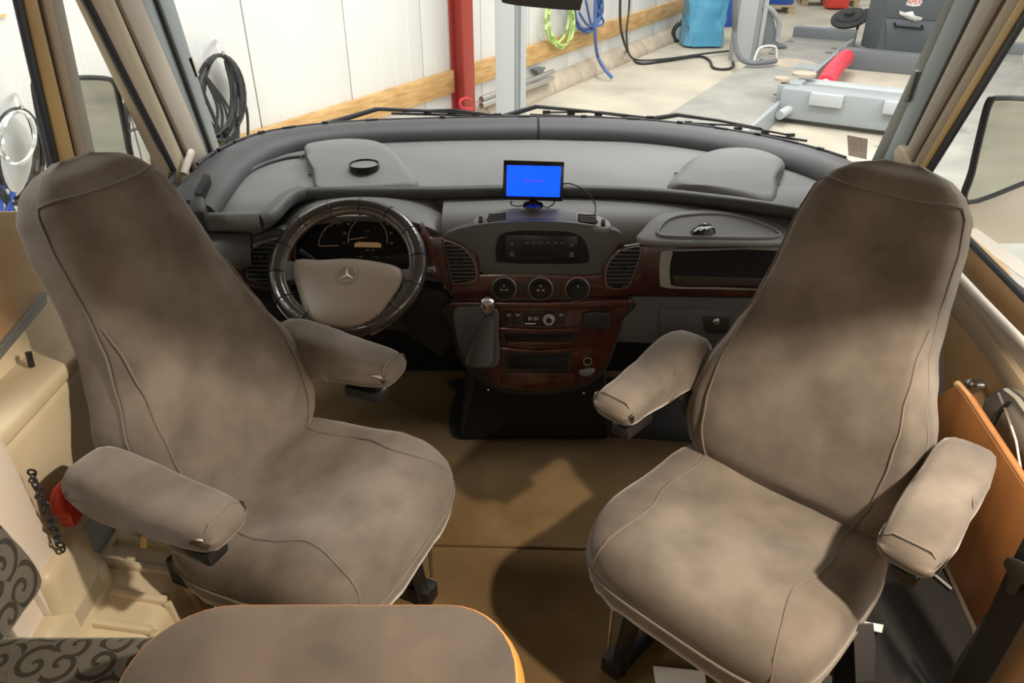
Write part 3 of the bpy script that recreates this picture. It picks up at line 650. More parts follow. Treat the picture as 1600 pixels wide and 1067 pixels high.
for uv in ([(464, 425), (478, 430), (486, 450), (484, 475), (478, 486)], [(625, 432), (603, 440), (590, 460), (587, 480), (592, 492)]):
    M().tube([pw_(u, v, .030-.004) for u, v in uvspline(uv, 5, False)], .0012, 5).build('pad_seam', 'brown_trim', sw)
ec = pw_(541.5, 429.5, .036); er = .0245
def we(a, r): return ec+(V(1, 0, 0)*math.cos(a)+wup*math.sin(a))*r
em = M().tube([we(2*math.pi*k/40, er) for k in range(40)], .0017, 6, closed=True).build('emblem_ring', 'silver', sw)
b = M()
for k in range(3):
    a = math.pi/2+k*2*math.pi/3
    b.add([we(a, er), we(a+1.05, .0042), we(a-1.05, .0042), ec+wnm*.003], [(0, 1, 3), (0, 3, 2), (0, 2, 1), (1, 2, 3)])
b.build('emblem_star', 'silver', em, ang=10)
for uv in ([(460, 408), (461, 436), (432, 440), (434, 404)], [(627, 420), (627, 446), (652, 448), (654, 418)]):
    A = [pw_(u, v, .010) for u, v in uv]; M().ex(A, -wnm*.03).build('spoke', 'dash_mid', sw, bevel=.004)
for uv in ([(476, 482), (505, 505), (495, 517), (462, 494)], [(563, 508), (596, 492), (610, 500), (578, 518)]):
    A = [pw_(u, v, .008) for u, v in uv]; M().ex(A, -wnm*.03).build('lower_spoke', 'airbag', sw, bevel=.004)
M().lathe([(.04, -.13), (.045, -.06), (.06, -.045)], WC-V(0, 0, .01), wnm, 20).build('column', 'dash_black', sw)
M().tube([WC-wnm*.07+V(.05, 0, 0), pw_(660, 424, -.06), pw_(679, 420, -.05)], [.006, .007, .009], 8).build('stalk', 'dash_grey', sw)
M().tube([WC-wnm*.07-V(.05, 0, 0), pw_(482, 400, -.075), pw_(468, 392, -.07)], [.006, .006, .008], 8).build('stalk', 'dash_black', sw)
# ================================================================ small things on the dash
mo = empty('monitor', P(833, 316, z=.84), 'small monitor with a glowing blue screen on the dash centre', 'monitor')
MN = V(0, -1, .22).normalized(); M0 = P(833, 285, y=2.04)
def pm(u, v, off=0): return plane(u, v, M0+MN*off, MN)
def mpoly(name, uv, f, bk, m, parent, bevel=.0015):
    A = [pm(u, v, f) for u, v in uv]; return M().prism(A, [a-MN*(f-bk) for a in A]).build(name, m, parent, bevel=bevel)
mpoly('housing', [(787, 251), (882, 254), (879, 315), (785, 312)], 0, -.022, 'gloss_black', mo, .003)
scn = mpoly('screen', [(792, 258), (877, 260), (874.5, 308), (791, 306)], .001, -.002, 'screen_blue', mo, 0)
text('screen_message', 'NO SIGNAL', .0105, pm(834, 283, .0015), V(1, 0, 0), V(0, .22, 1), 'screen_text', mo, .0002)
mpoly('top_edge', [(787, 249.5), (882, 252.5), (882, 254), (787, 251)], .0, -.022, 'pale_silver', mo, 0)
M().tube([pm(833, 311, -.012), pm(833, 318, -.015), P(833, 321, z=.842)], .011, 10).build('stand_neck', 'gloss_black', mo)
M().lathe([(.030, 0), (.028, .006), (.010, .010)], P(833, 322, z=.836), n=24).build('stand_foot', 'gloss_black', mo)
M().tube([pm(u, v, -.02) for u, v in uvspline([(800, 314), (798, 318), (805, 322), (818, 321), (826, 319)], 5, False)], .002, 6).build('cable', 'cable_black', mo)
M().tube([pm(u, v, -.02) for u, v in uvspline([(867, 314), (864, 319), (855, 324), (845, 320), (840, 318)], 5, False)], .002, 6).build('cable', 'cable_black', mo)
cb = M().tube([pm(880, 287, -.015), pm(890, 287, -.012), pm(905, 293, -.008), pm(921, 305, 0), top(930, 318, .05), top(931, 329, .02), top(929, 336, .010)], .0022, 7)
cb2 = M().tube(spline(cb.v and [pm(880, 287, -.015), pm(892, 287, -.012), pm(908, 294, -.006), pm(922, 306, 0), pm(930, 320, .005), top(930, 332, .014), top(928, 337, .012)], 6), .0020, 7)
cb2.build('power_cable', 'cable_black', None, label='thin black power cable arching from monitor into right top grille', cat='cable')
kf = empty('key_case', top(1098, 366, .012), 'small black ribbed key case lying in the oval dash tray', 'key case')
M().pillow([top(u, v, .008) for u, v in [(1078, 362), (1086, 356), (1108, 353), (1117, 357), (1118, 365), (1112, 368), (1079, 368)]], .022, steps=5).build('case', 'gloss_black', kf)
for k in range(3):
    M().tube([top(1084+k*9, 362-k*1.5, .030), top(1092+k*9, 357-k*1.0, .032), top(1098+k*8, 355, .028)], .003, 6).build('rib', 'grey_metal', kf)
# ================================================================ SEATS
def interp(t, K):
    for (a, x), (b_, y) in zip(K, K[1:]):
        if t <= b_:
            f = (t-a)/(b_-a); f = f*f*(3-2*f)*.5+f*.5; return x+(y-x)*f
    return K[-1][1]
def make_seat(loc, rz, label, BL=.77, rec=17, seed=0, arms=((.300, 0), (.300, 0)), top_w=1.0):
    t = empty('captain_seat', loc, label, 'seat', 'swivelled cab seats', rz)
    rr = math.radians(rec); ax = V(0, -math.sin(rr), math.cos(rr)); fr = V(0, math.cos(rr), math.sin(rr)); B0 = V(0, -.19, .43)
    WK = [(0, .19), (.05, .235), (.14, .258), (.24, .258), (.34, .242), (.45, .210), (.56, .184), (.68, .170*top_w), (.80, .163*top_w), (.89, .150*top_w), (.94, .128*top_w), (.975, .098*top_w), (1, .04)]
    TK = [(0, .06), (.08, .09), (.3, .098), (.55, .088), (.75, .08), (.9, .07), (.96, .052), (1, .015)]
    def S(s, th, off=0):
        wv = interp(s, WK); tk = interp(s, TK); c, sn = math.cos(th), math.sin(th); n = 2.0/3.4
        x = wv*math.copysign(abs(c)**n, c); d = tk*math.copysign(abs(sn)**n, sn)
        q = abs(x)/max(wv, 1e-4)
        if sn > 0:
            dish = .034*math.exp(-((s-.28)/.24)**2)+.010
            d += dish*(min(q, .92)**3)*(1-max(0, q-.85)/.15*.8)-dish*.45*(1-q*q)
            d += .012*math.exp(-((s-.16)/.13)**2)*(1-q*q)
        d += .02*math.sin(math.pi*min(1, s*1.1))*1.0-.018*s*s
        return B0+ax*(s*BL)+V(x, 0, 0)+fr*(d+off)
    NS, NT = 64, 72; R = []
    for i in range(NS+1):
        s = i/NS; s = 1-(1-s)**1.25
        ring = []
        for j in range(NT):
            p = S(s, 2*math.pi*j/NT)
            nn = noise.noise(V(p.x*7+seed, p.z*3.2, p.y*7+seed))*.006+noise.noise(V(p.x*26+seed*3, p.z*5, seed+p.y*9))*.0055*(.3+s)
            nn += noise.noise(V(p.x*12+seed, p.z*30, seed))*.0025*max(0, 1-s*4)
            ring.append(p+(fr*math.copysign(1, math.sin(2*math.pi*j/NT+1e-6)) if abs(math.cos(2*math.pi*j/NT)) < .95 else V(math.copysign(1, p.x), 0, 0))*nn)
        R.append(ring)
    br = M().rings(R).build('backrest', 'velour', t, local=True, ang=180)
    def seam(f, name='seam', r=.0022):
        M().tube([f(k/40) for k in range(41)], r, 6).build(name, 'seam', br, local=True)
    pi = math.pi
    for sg in (0, 1):
        m_ = (lambda a: a) if not sg else (lambda a: pi-a)
        seam(lambda k, m_=m_: S(.04+.58*k, m_(.30*pi-.155*pi*k**2.2), .0035))
        seam(lambda k, m_=m_: S(.05+.87*k, m_(.085*pi), .003))
    seam(lambda k: S(.92+.005*math.sin(k*9), pi*(.085+.83*k), .003))
    # ---- cushion
    def outl(a, sc=1.0):
        c, s_ = math.cos(a), math.sin(a); n = 2/4.2
        x = .262*math.copysign(abs(c)**n, c); y = (.265 if s_ > 0 else .25)*math.copysign(abs(s_)**n, s_)
        x *= 1.0+.03*s_
        return x*sc, y*sc+.015
    def CZ(x, y, k):
        z = .485-.020*math.exp(-((x/.13)**2+((y+.05)/.16)**2))+.018*math.exp(-((y-.12)/.10)**2)
        return z
    prof = [(.02, 0), (.2, 0), (.4, 0), (.58, 0), (.72, -.002), (.82, -.006), (.90, -.014), (.955, -.028), (.985, -.045), (1.0, -.065), (1.0, -.09), (.985, -.108), (.99, -.125), (.975, -.15), (.93, -.155), (.80, -.15)]
    NT = 96; R = []
    for i, (k, dz) in enumerate(prof):
        ring = []
        for j in range(NT):
            a = 2*math.pi*j/NT; x, y = outl(a, k)
            z = CZ(x, y, k)+dz+noise.noise(V(x*9+seed, y*9, seed))*.007+noise.noise(V(x*25, y*25+seed, seed))*.0025
            if i in (12, 13): z += .008*math.sin(a*26+seed)*(.5+noise.noise(V(a*3, seed, 0)))
            ring.append(V(x, y, z))
        R.append(ring)
    cu = M().rings(R).build('cushion', 'velour', t, local=True, ang=180)
    def onc(a, k):
        x, y = outl(a, k); dz = interp(k, prof[:10]); return V(x, y, CZ(x, y, k)+dz+.0015+noise.noise(V(x*9+seed, y*9, seed))*.007+noise.noise(V(x*25, y*25+seed, seed))*.0025)
    for sg in (-1, 1):
        pts = []
        for k in range(41):
            y = -.20+.475*k/40; x = sg*(.185-.03*(k/40)**2)
            best = None
            kk = max(abs(x)/.262, (abs(y-.015)/.265))
            a = math.atan2((y-.015), x)
            lo, hi = .05, 1.0
            for _ in range(22):
                mid = (lo+hi)/2; xx, yy = outl(a, mid)
                if math.hypot(xx, yy-.015) < math.hypot(x, y-.015): lo = mid
                else: hi = mid
            pts.append(onc(a, lo))
        for kk, dz in ((1.002, -.066), (1.004, -.09)):
            xx, yy = outl(a, kk); pts.append(V(xx, yy, CZ(xx, yy, 1)+dz))
        M().tube(pts, .0022, 6).build('seam', 'seam', cu, local=True)
    M().tube([V(*outl(2*math.pi*k/80, 1.004), 0)+V(0, 0, .485-.098+.018*math.exp(-((outl(2*math.pi*k/80)[1]-.12)/.10)**2)) for k in range(80)], .0028, 6, closed=True).build('piping', 'seam', cu, local=True)
    # ---- armrests
    for sg in (-1, 1):
        ax0, adz = arms[0 if sg < 0 else 1]; x0 = sg*ax0
        side = [(a*.84-.082, .66+adz+(b_-.648)*.82) for a, b_ in [(-.20, .60), (-.215, .655), (-.19, .705), (-.14, .722), (-.04, .715), (.08, .700), (.17, .690), (.205, .672), (.215, .640), (.195, .612), (.14, .598), (.05, .588), (-.06, .575), (-.15, .575)]]
        sd = [(p.x, p.y) for p in spline([(a, b_, 0) for a, b_ in side], 4, True)]
        cy, cz = -.082, .662+adz; R = []
        for k, xo in ((.02, -.052), (.5, -.051), (.82, -.048), (.93, -.042), (.985, -.030), (1, -.012), (1, .012), (.985, .030), (.93, .042), (.82, .048), (.5, .051), (.02, .052)):
            ring = []
            for (y, z) in sd:
                yy = cy+(y-cy)*(k if k > .5 else k); zz = cz+(z-cz)*k
                if k > .5: yy = y-(1-k)*.10*math.copysign(1, y-cy); zz = z-(1-k)*.10*math.copysign(1, z-cz)
                n_ = noise.noise(V(yy*14+seed, zz*14, xo*14+sg))*.004
                ring.append(V(x0+xo*1.05+n_, yy, zz+n_))
            R.append(ring)
        ar = M().rings(R).build('armrest', 'velour', t, local=True, ang=180)
        M().tube([V(x0+sg*-.0, 0, 0)+V(dx, .080, z+adz) for dx, z in ((-.040, .680), (-.03, .690), (.03, .690), (.040, .680))], .0018, 6).build('seam', 'seam', ar, local=True)
        M().box((x0, .0, .580+adz), (.05, .10, .03)).build('arm_bracket', 'steel_black', t, local=True, bevel=.008)
        M().bar((x0-sg*.03, -.17, .60), (x0-sg*.06, -.20, .50), .03, .05).build('arm_hinge', 'steel_black', t, local=True, bevel=.008)
    # ---- base
    M().box((0, .0, .325), (.40, .42, .03)).build('seat_pan', 'steel_black', t, local=True, bevel=.008)
    for sg in (-1, 1):
        M().box((sg*.205, .0, .335), (.035, .45, .075)).build('slide_rail', 'dash_black', t, local=True, bevel=.006)
        M().box((sg*.17, 0, .03), (.05, .40, .05)).build('floor_rail', 'steel_black', t, local=True, bevel=.004)
        for sy in (-1, 1):
            M().bar((sg*.165, sy*.17, .0), (sg*.14, sy*.15, .30), .035, .035).build('pedestal_leg', 'steel_black', t, local=True, bevel=.004)
        M().bar((sg*.158, -.165, .16), (sg*.158, .165, .16), .02, .05).build('cross_bar', 'steel_black', t, local=True, bevel=.003)
        M().tube([V(sg*.185, .19, .08), V(sg*.185, .19, .22)], .005, 8).build('guide_rod', 'silver', t, local=True)
        M().tube([V(sg*.228, .20, .30), V(sg*.228, .08, .285), V(sg*.228, -.1, .29)], .004, 8).build('adjust_bar', 'silver', t, local=True)
    M().lathe([(.12, 0), (.12, .03), (.10, .035)], (0, 0, .28), n=28).build('swivel_plate', 'steel_black', t, local=True)
    for sy in (-1, 1): M().bar((-.15, sy*.16, .26), (.15, sy*.16, .26), .03, .05).build('cross_bar', 'steel_black', t, local=True, bevel=.003)
    M().box((-.215, .17, .345), (.05, .06, .055)).build('lever_knob', 'dash_black', t, local=True, bevel=.012)
    return t
seatL = make_seat((-.455, 1.25, 0), math.radians(-113), 'grey velour cab seat on the left in front of the steering wheel', seed=3.1, arms=((.262, -.015), (.300, 0)))
seatR = make_seat((.49, 1.14, 0), math.radians(137), 'grey velour cab seat on the right beside the wooden board', seed=8.7, BL=.748)
# ================================================================ FLOOR PIECES
cf = M().ex([P(u, v, z=.012) for u, v in [(690, 850), (940, 856), (1010, 760), (1120, 682), (1090, 676), (860, 676), (735, 680), (560, 600), (440, 600), (440, 850)]], (0, 0, -.011))
cf.build('floor_carpet', 'carpet', None, bevel=.004, label='front piece of tan carpet reaching the black mat', cat='carpet')
A = spline([P(u, v, z=.016) for u, v in [(702, 668), (704, 640), (712, 610), (720, 590), (980, 590), (1080, 620), (1110, 684), (1000, 684), (900, 678), (820, 674), (745, 680), (725, 686), (708, 682)]], 3, True)
M().ex(A, (0, 0, -.015)).build('rubber_mat', 'rubber_mat', None, bevel=.004, label='black rubber mat on the floor below the console', cat='mat')
# ================================================================ TABLE
TZ = .70
tb = empty('table', (-.27, .45, 0), 'low table with mottled brown top and bright orange wooden edge', 'table')
to_ = []
x0, x1, y1, y0 = P(210, 1067, z=TZ).x-.02, P(806, 1067, z=TZ).x, P(500, 945, z=TZ).y, .20
for cx, cy, r, a0 in ((x1-.10, y1-.115, (.10, .115), 0), (x0+.12, y1-.115, (.12, .115), 90), (x0+.1, y0+.1, (.1, .1), 180), (x1-.1, y0+.1, (.1, .1), 270)):
    for k in range(9):
        a = math.radians(a0+k*90/8); to_.append(V(cx+r[0]*math.cos(a), cy+r[1]*math.sin(a), TZ))
M().ex(to_, (0, 0, -.022)).build('table_top', 'table_top', tb, bevel=.001)
c_ = sum(to_, V(0, 0, 0))/len(to_); R = []
for k, dz in ((.99, -.0008), (1.003, -.0008), (1.012, -.004), (1.045, -.03), (1.055, -.05), (1.04, -.062), (.98, -.062)): R.append([V(c_.x+(p.x-c_.x)*k, c_.y+(p.y-c_.y)*k, TZ+dz) for p in to_])
M().rings(R, cap=False).build('table_edge', 'edge_wood', tb, ang=60)
M().lathe([(.03, 0), (.03, .67)], (-.27, .45, 0), n=20).build('leg', 'silver', tb); M().lathe([(.16, 0), (.16, .008), (.05, .02)], (-.27, .45, 0), n=28).build('foot', 'steel_black', tb)
# ================================================================ BENCH
be = empty('dinette_bench', (-.75, .55, 0), 'bench with scroll patterned grey green upholstery beside the table', 'bench')
b = M().box((-.72, .545, .43), (.52, .62, .14)); b.build('seat_cushion', 'scroll_fabric', be, bevel=.03, seg=4)
b = M(); A = [P(u, v, x=-.80) for u, v in uvspline([(-140, 780), (-20, 800), (25, 838), (60, 880), (70, 915), (40, 960), (-5, 1015), (-140, 1100)], 3)]; b.ex(A, (-.10, 0, 0)); b.build('back_cushion', 'scroll_fabric', be, bevel=.03, seg=4)
M().box((-.74, .53, .18), (.46, .58, .36)).build('bench_box', 'light_wood', be, bevel=.005)
# ================================================================ RIGHT SIDE THINGS
bd = M(); A = [P(u, v, x=1.0) for u, v in [(1495, 600), (1512, 620), (1700, 905), (1700, 1180), (1527, 985), (1440, 800), (1430, 640)]]
bd.ex(A, (.016, 0, 0)); bd.build('wooden_board', 'orange_wood', None, bevel=.003, label='orange brown wooden board standing behind the right seat', cat='board')
M().tube([P(u, v, x=1.008)+V(0, 0, .001) for u, v in [(1495, 600), (1512, 620), (1700, 905)]], .0085, 8).build('board_edge', 'light_wood', bpy.data.objects['wooden_board'])
rl = M().tube([P(1470, 400, x=1.07), P(1533, 468, x=1.07), P(1700, 640, x=1.07)], .010, 10).build('grab_rail', 'white_trim', None, label='pale grab rail running along the passenger window sill', cat='rail')
kn = empty('coat_knob', P(1540, 605, x=XR), 'small round metal knob on the wood panel behind the right seat', 'knob')
kp = P(1537, 602, x=XR)
M().lathe([(.012, 0), (.008, .006), (.006, .022)], kp, (-1, 0, 0), 14).build('stem', 'grey_metal', kn); M().ball(kp+V(-.032, 0, .004), .0135).build('ball', 'silver', kn)
bg = empty('fabric_bag', P(1590, 700, x=1.075), 'crumpled pale grey bag stowed behind the wooden board', 'bag')
A = [P(u, v, x=1.10) for u, v in uvspline([(1535, 640), (1552, 614), (1580, 606), (1610, 625), (1680, 720), (1690, 850), (1600, 775), (1560, 700)], 3)]
b = M().pillow(A, .05, up=(-.6, .1, .5), steps=6); b.build('body', 'bag_grey', bg, ang=180)
M().tube([P(u, v, x=1.055) for u, v in [(1545, 672), (1560, 645), (1577, 628)]], .008, 6, flat=.3).build('strap', 'dash_black', bg)
M().tube([P(u, v, x=1.055) for u, v in [(1560, 614), (1575, 650), (1588, 690), (1596, 740)]], .0025, 6).build('cord', 'paper', bg)
M().tube([P(u, v, x=1.055) for u, v in [(1572, 608), (1590, 622), (1610, 650)]], .007, 6, flat=.4).build('strap', 'bag_grey', bg)
# black mesh carrier
A = [P(u, v, z=.25) for u, v in [(1340, 900), (1400, 845), (1452, 822), (1527, 985), (1470, 1120), (1340, 1120)]]
mb = M().ex(A, (0, 0, -.24)).build('mesh_carrier', 'black_mesh', None, bevel=.02, seg=3, label='black woven mesh carrier on the floor right of the right seat', cat='carrier')
M().tube([P(u, v, z=.262) for u, v in uvspline([(1432, 870), (1455, 893), (1487, 920)], 5, False)], .003, 6).build('wire', 'pale_silver', mb)
# seat belt
sbt = empty('seat_belt', P(1560, 980, x=.86), 'black seat belt with metal tongue hanging at the lower right', 'seat belt')
def ribbon(L, Rr, th):
    n = len(L); b = M(); b.rings([[l, r, r+th, l+th] for l, r in zip(L, Rr)]); return b
L = [P(u, v, x=.83) for u, v in uvspline([(1625, 800), (1580, 885), (1545, 960), (1515, 1020), (1475, 1090)], 5, False)]
Rr = [P(u, v, x=.83) for u, v in uvspline([(1680, 830), (1640, 905), (1595, 985), (1560, 1045), (1520, 1110)], 5, False)]
ribbon(L, Rr, V(-.004, 0, .002)).build('strap', 'belt', sbt)
L2 = [P(u, v, x=.84) for u, v in uvspline([(1540, 960), (1527, 985), (1505, 1020), (1470, 1080)], 5, False)]
R2 = [P(u, v, x=.84) for u, v in uvspline([(1552, 962), (1540, 995), (1515, 1040), (1478, 1090)], 5, False)]
ribbon(L2, R2, V(-.003, 0, .001)).build('lower_strap', 'dash_mid', sbt)
A = [P(u, v, x=.822) for u, v in [(1573, 880), (1580, 869), (1600, 876), (1640, 900), (1640, 925), (1600, 912), (1590, 930), (1576, 925), (1582, 900)]]
M().ex(A, (-.008, 0, 0)).build('tongue', 'slot_brown', sbt, bevel=.003)
# wooden cabinet end at lower right
A = [P(u, v, x=.86) for u, v in [(1545, 1070), (1603, 885), (1700, 700), (1800, 1300), (1480, 1250)]]
cbn = M().ex(A, (.05, 0, 0)); cbn.build('cabinet_end', 'light_wood', None, bevel=.004, label='pale wooden cabinet end panel at the lower right corner', cat='cabinet')
# papers under the right seat
for (uv, lab, z) in (([(1346, 970), (1380, 978), (1378, 988), (1362, 986), (1340, 978)], 'small torn paper slip on the black mesh carrier', .27),
                     ([(1245, 1055), (1262, 1042), (1285, 1040), (1300, 1060), (1298, 1085), (1240, 1080)], 'white sheet of paper on the floor under the right seat', .02),
                     ([(1020, 1040), (1100, 1050), (1105, 1075), (1025, 1075)], 'white folded leaflet on the floor below the right seat front', .02)):
    A = [P(u, v, z=z) for u, v in uv]; A = [a+V(0, 0, .004*(i % 2)) for i, a in enumerate(A)]
    M().ex(A, (0, 0, -.002)).build('paper_sheet', 'paper', None, label=lab, cat='paper')
sl = M(); Lq = [P(u, v, y=.93) for u, v in [(1332, 975), (1335, 1010), (1338, 1080)]]; Rq = [P(u, v, y=.93) for u, v in [(1365, 975), (1368, 1010), (1366, 1080)]]
ribbon(Lq, Rq, V(0, .003, 0)).build('webbing_strap', 'dash_mid', None, label='grey webbing strap hanging beside the right seat base', cat='strap')
# left: red tool and chain
rt = empty('red_tool', P(100, 780, x=-.86), 'red plastic tool tucked in the cream pocket by the driver seat', 'tool')
M().tube(spline([P(u, v, x=-.86) for u, v in [(104, 758), (92, 772), (93, 795), (106, 803)]], 5), .014, 10).build('grip', 'red_plastic', rt)
M().box(P(108, 790, x=-.86), (.03, .05, .07)).build('block', 'red_plastic', rt, bevel=.006)
ch = empty('chain', P(75, 800, x=-.84), 'dark metal chain hanging beside the white post', 'chain')
cpts = [P(u, v, x=-.85) for u, v in [(47+2.55*i+3*math.sin(i*1.7), 735+6.3*i) for i in range(21)]]
for i in range(20):
    a, b2 = cpts[i], cpts[i+1]; m_ = (a+b2)/2; d = (b2-a).normalized(); s_ = V(0, 1, 0) if i % 2 else V(1, .3, 0)
    s_ = (s_-d*s_.dot(d)).normalized(); hl = (b2-a).length*.62
    M().tube([m_+d*math.cos(k*math.pi/6)*hl+s_*math.sin(k*math.pi/6)*.006 for k in range(12)], .0022, 5, closed=True).build('link', 'dash_black', ch)
gr = M().tube(spline([P(300, 236, x=-.965), P(293, 254, x=-.97), P(287, 272, x=-.975)], 4), .011, 10).build('grab_bar', 'white_trim', None, label='thin pale grab bar on the left front pillar', cat='grab bar')
tg = M().ex([P(u, v, y=.98) for u, v in [(221, 834), (230, 834), (229, 857), (219, 855)]], (0, .002, 0)).build('warning_tag', 'yellow_trim', None, label='small orange warning tag below the near armrest of the left seat', cat='tag')
# ================================================================ MIRRORS, WIPERS, STICKER
rm = empty('rear_view_mirror', P(848, -20, y=2.05), 'black rear view mirror hanging above the windscreen centre', 'mirror')
A = [P(u, v, y=2.03) for u, v in uvspline([(783, -60), (783, -5), (792, 6), (850, 13), (898, 16), (908, 10), (910, -60)], 3)]
M().ex(A, (0, .05, 0)).build('housing', 'dash_mid', rm, bevel=.01, seg=3)
M().tube([P(848, -30, y=2.08), P(848, -120, y=2.15)], .012, 8).build('stem', 'dash_black', rm)
def wiper(elbow, start, tip, b0, b1, lab):
    elbow, start, tip, b0, b1 = [q+V(0, 0, .014) for q in (elbow, start, tip, b0, b1)]
    wi = empty('wiper', start, lab, 'wiper', 'windscreen wipers')
    M().tube([start, elbow], [.012, .009], 8).build('arm', 'cable_black', wi)
    M().tube([elbow, elbow.lerp(tip, .5)+V(0, 0, .004), tip], [.008, .006, .005], 8).build('upper_arm', 'cable_black', wi)
    M().tube([b0, b0.lerp(b1, .5)+V(0, .01, .003), b1], .005, 6).build('blade', 'tyre', wi)
    m_ = b0.lerp(b1, .5)
    for k in (.12, .3, .5, .7, .88):
        p = b0.lerp(b1, k); M().box(p+V(0, 0, .014), (.03, .008, .012)).build('blade_clip', 'cable_black', wi)
    M().tube([b0.lerp(b1, .1)+V(0, 0, .012), m_+V(0, 0, .026), b0.lerp(b1, .9)+V(0, 0, .012)], .004, 6).build('blade_frame', 'cable_black', wi)
Y = 2.95
wiper(P(590, 176, y=Y), P(500, 203, y=Y-.05), P(810, 188, y=Y), P(612, 183, y=Y), P(800, 192, y=Y), 'left windscreen wiper lying in front of the timber rail')
wiper(P(838, 172, y=Y+.05), P(760, 196, y=Y+.05), P(1000, 190, y=Y+.05), P(828, 185, y=Y+.05), P(1040, 196, y=Y+.05), 'middle windscreen wiper lying in front of the concrete floor')
wiper(P(1058, 185, y=Y+.10-.04), P(975, 198, y=Y+.10), P(1190, 207, y=Y+.10-.22), P(1050, 200, y=Y+.10-.06), P(1260, 226, y=Y+.10-.30), 'right windscreen wiper ending toward the number sticker')
stk = empty('number_sticker', P(1341, 230, y=2.1), 'small brown sticker with mirrored number 12 on the windscreen', 'sticker')
S0 = P(1341, 232, y=2.16); SN = V(.35, -1, .35).normalized()
def ps(u, v, off=0): return plane(u, v, S0+SN*off, SN)
A = [ps(u, v) for u, v in [(1324, 211), (1356, 217), (1354, 249), (1326, 243)]]; M().prism(A, [a-SN*.001 for a in A]).build('plate', 'sticker', stk)
rr_ = (ps(1356, 217)-ps(1324, 211)).normalized(); uu_ = (ps(1324, 211)-ps(1326, 243)).normalized()
text('sticker_number', '12', .045, ps(1341, 228, .001), -rr_, uu_, 'sticker_num', stk, .0002)
def side_mirror(frame, glass_uv, y, arm, lab, lower=None):
    mi = empty('side_mirror', P(*frame[0], y=y), lab, 'mirror', 'outside mirrors')
    A = [P(u, v, y=y) for u, v in uvspline(frame, 4)]
    M().ex([a+V(0, .004, 0) for a in A], (0, .02, 0)).build('housing', 'gasket', mi, bevel=.004)
    M().tube(A, .0065, 8, closed=True).build('frame', 'gasket', mi)
    c = sum(A, V(0, 0, 0))/len(A)
    M().ex([c+(a-c)*.985 for a in A], (0, .003, 0)).build('mirror_glass', 'mirror_glass', mi)
    if lower:
        A2 = [P(u, v, y=y) for u, v in lower]; M().ex(A2, (0, .05, 0)).build('lower_mirror', 'white_trim', mi, bevel=.006)  # white reflection of the lower mirror put into its plain colour
    M().tube([P(u, v, y=y+.04) for u, v in arm], .018, 10).build('arm', 'lift_dark', mi)
side_mirror([(53, 145), (60, 128), (110, 122), (160, 122), (178, 130), (186, 160), (200, 232), (210, 300), (90, 310), (75, 250)], None, 2.02, [(150, 280), (210, 310), (250, 330)], 'black framed outside mirror seen through the driver quarter window')
side_mirror([(1548, 160), (1565, 153), (1620, 156), (1690, 165), (1690, 250), (1600, 286), (1512, 316), (1520, 270), (1535, 205)], None, 1.85, [(1545, 385), (1540, 410), (1528, 430)], 'large framed outside mirror seen through the passenger window', [(1512, 320), (1690, 255), (1690, 360), (1600, 382), (1545, 382), (1524, 372)])
# ================================================================ WORKSHOP THINGS
def hb(name, s0, s1, r0, r1, z0, z1, m, parent=None, bevel=.004, **k):
    A = [H(s, r, z0) for s, r in ((s0, r0), (s1, r0), (s1, r1), (s0, r1))]; b = M().ex(A, (0, 0, z1-z0)); return b.build(name, m, parent, bevel=bevel, **k)
def sr(p): return (p.dot(D), p.dot(Q))
# timber rails
sred = sr(PW(712, 120))[0]
def rail(s0, s1, lab):
    hb('timber_rail', s0, s1, WR+.0, WR+.05, .385, .60, 'timber', None, .004, label=lab, cat='timber rail', group='timber rails on the workshop wall')
rail(-4, sred-.096, 'timber rail on the white wall left of the red post')
rail(sred+.10, 14.2, 'long timber rail on the white wall right of the red post')
rp_ = empty('steel_post', H(sred, WR+.1, 0), 'red painted steel post standing against the white wall', 'post')
hb('flange', sred-.09, sred+.09, WR+.005, WR+.02, 0, 4.6, 'red_steel', rp_); hb('web', sred-.01, sred+.01, WR+.02, WR+.15, 0, 4.6, 'red_steel', rp_); hb('flange', sred-.09, sred+.09, WR+.15, WR+.17, 0, 4.6, 'red_steel', rp_)
hb('base_plate', sred-.13, sred+.13, WR+.006, WR+.22, 0, .02, 'red_steel', rp_)
# metal tubes lying on brackets
for k, (v0, v1, lab) in enumerate(((166, 112, 'upper bright metal tube on the wall below the timber'), (176, 122, 'lower bright metal tube on the wall below the timber'))):
    M().tube([PW(752, v0-11, .14+.04*k), PW(864, v1, .14+.04*k)], .03, 12).build('metal_tube', 'silver', None, label=lab, cat='tube', group='metal tubes on the wall')
M().ex([PW(u, v, .02) for u, v in [(828, 108), (844, 104), (836, 118)]], Q*.08).build('tube_bracket', 'lift_dark', None, label='dark triangular bracket above the metal tubes', cat='bracket')
M().tube(spline([PW(u, v, .28) for u, v in [(738, 170), (722, 168), (719, 158), (728, 153), (737, 156)]], 5), .012, 6).build('red_loop', 'red_rag', None, label='thin red loop around the end of the metal tubes', cat='strap')
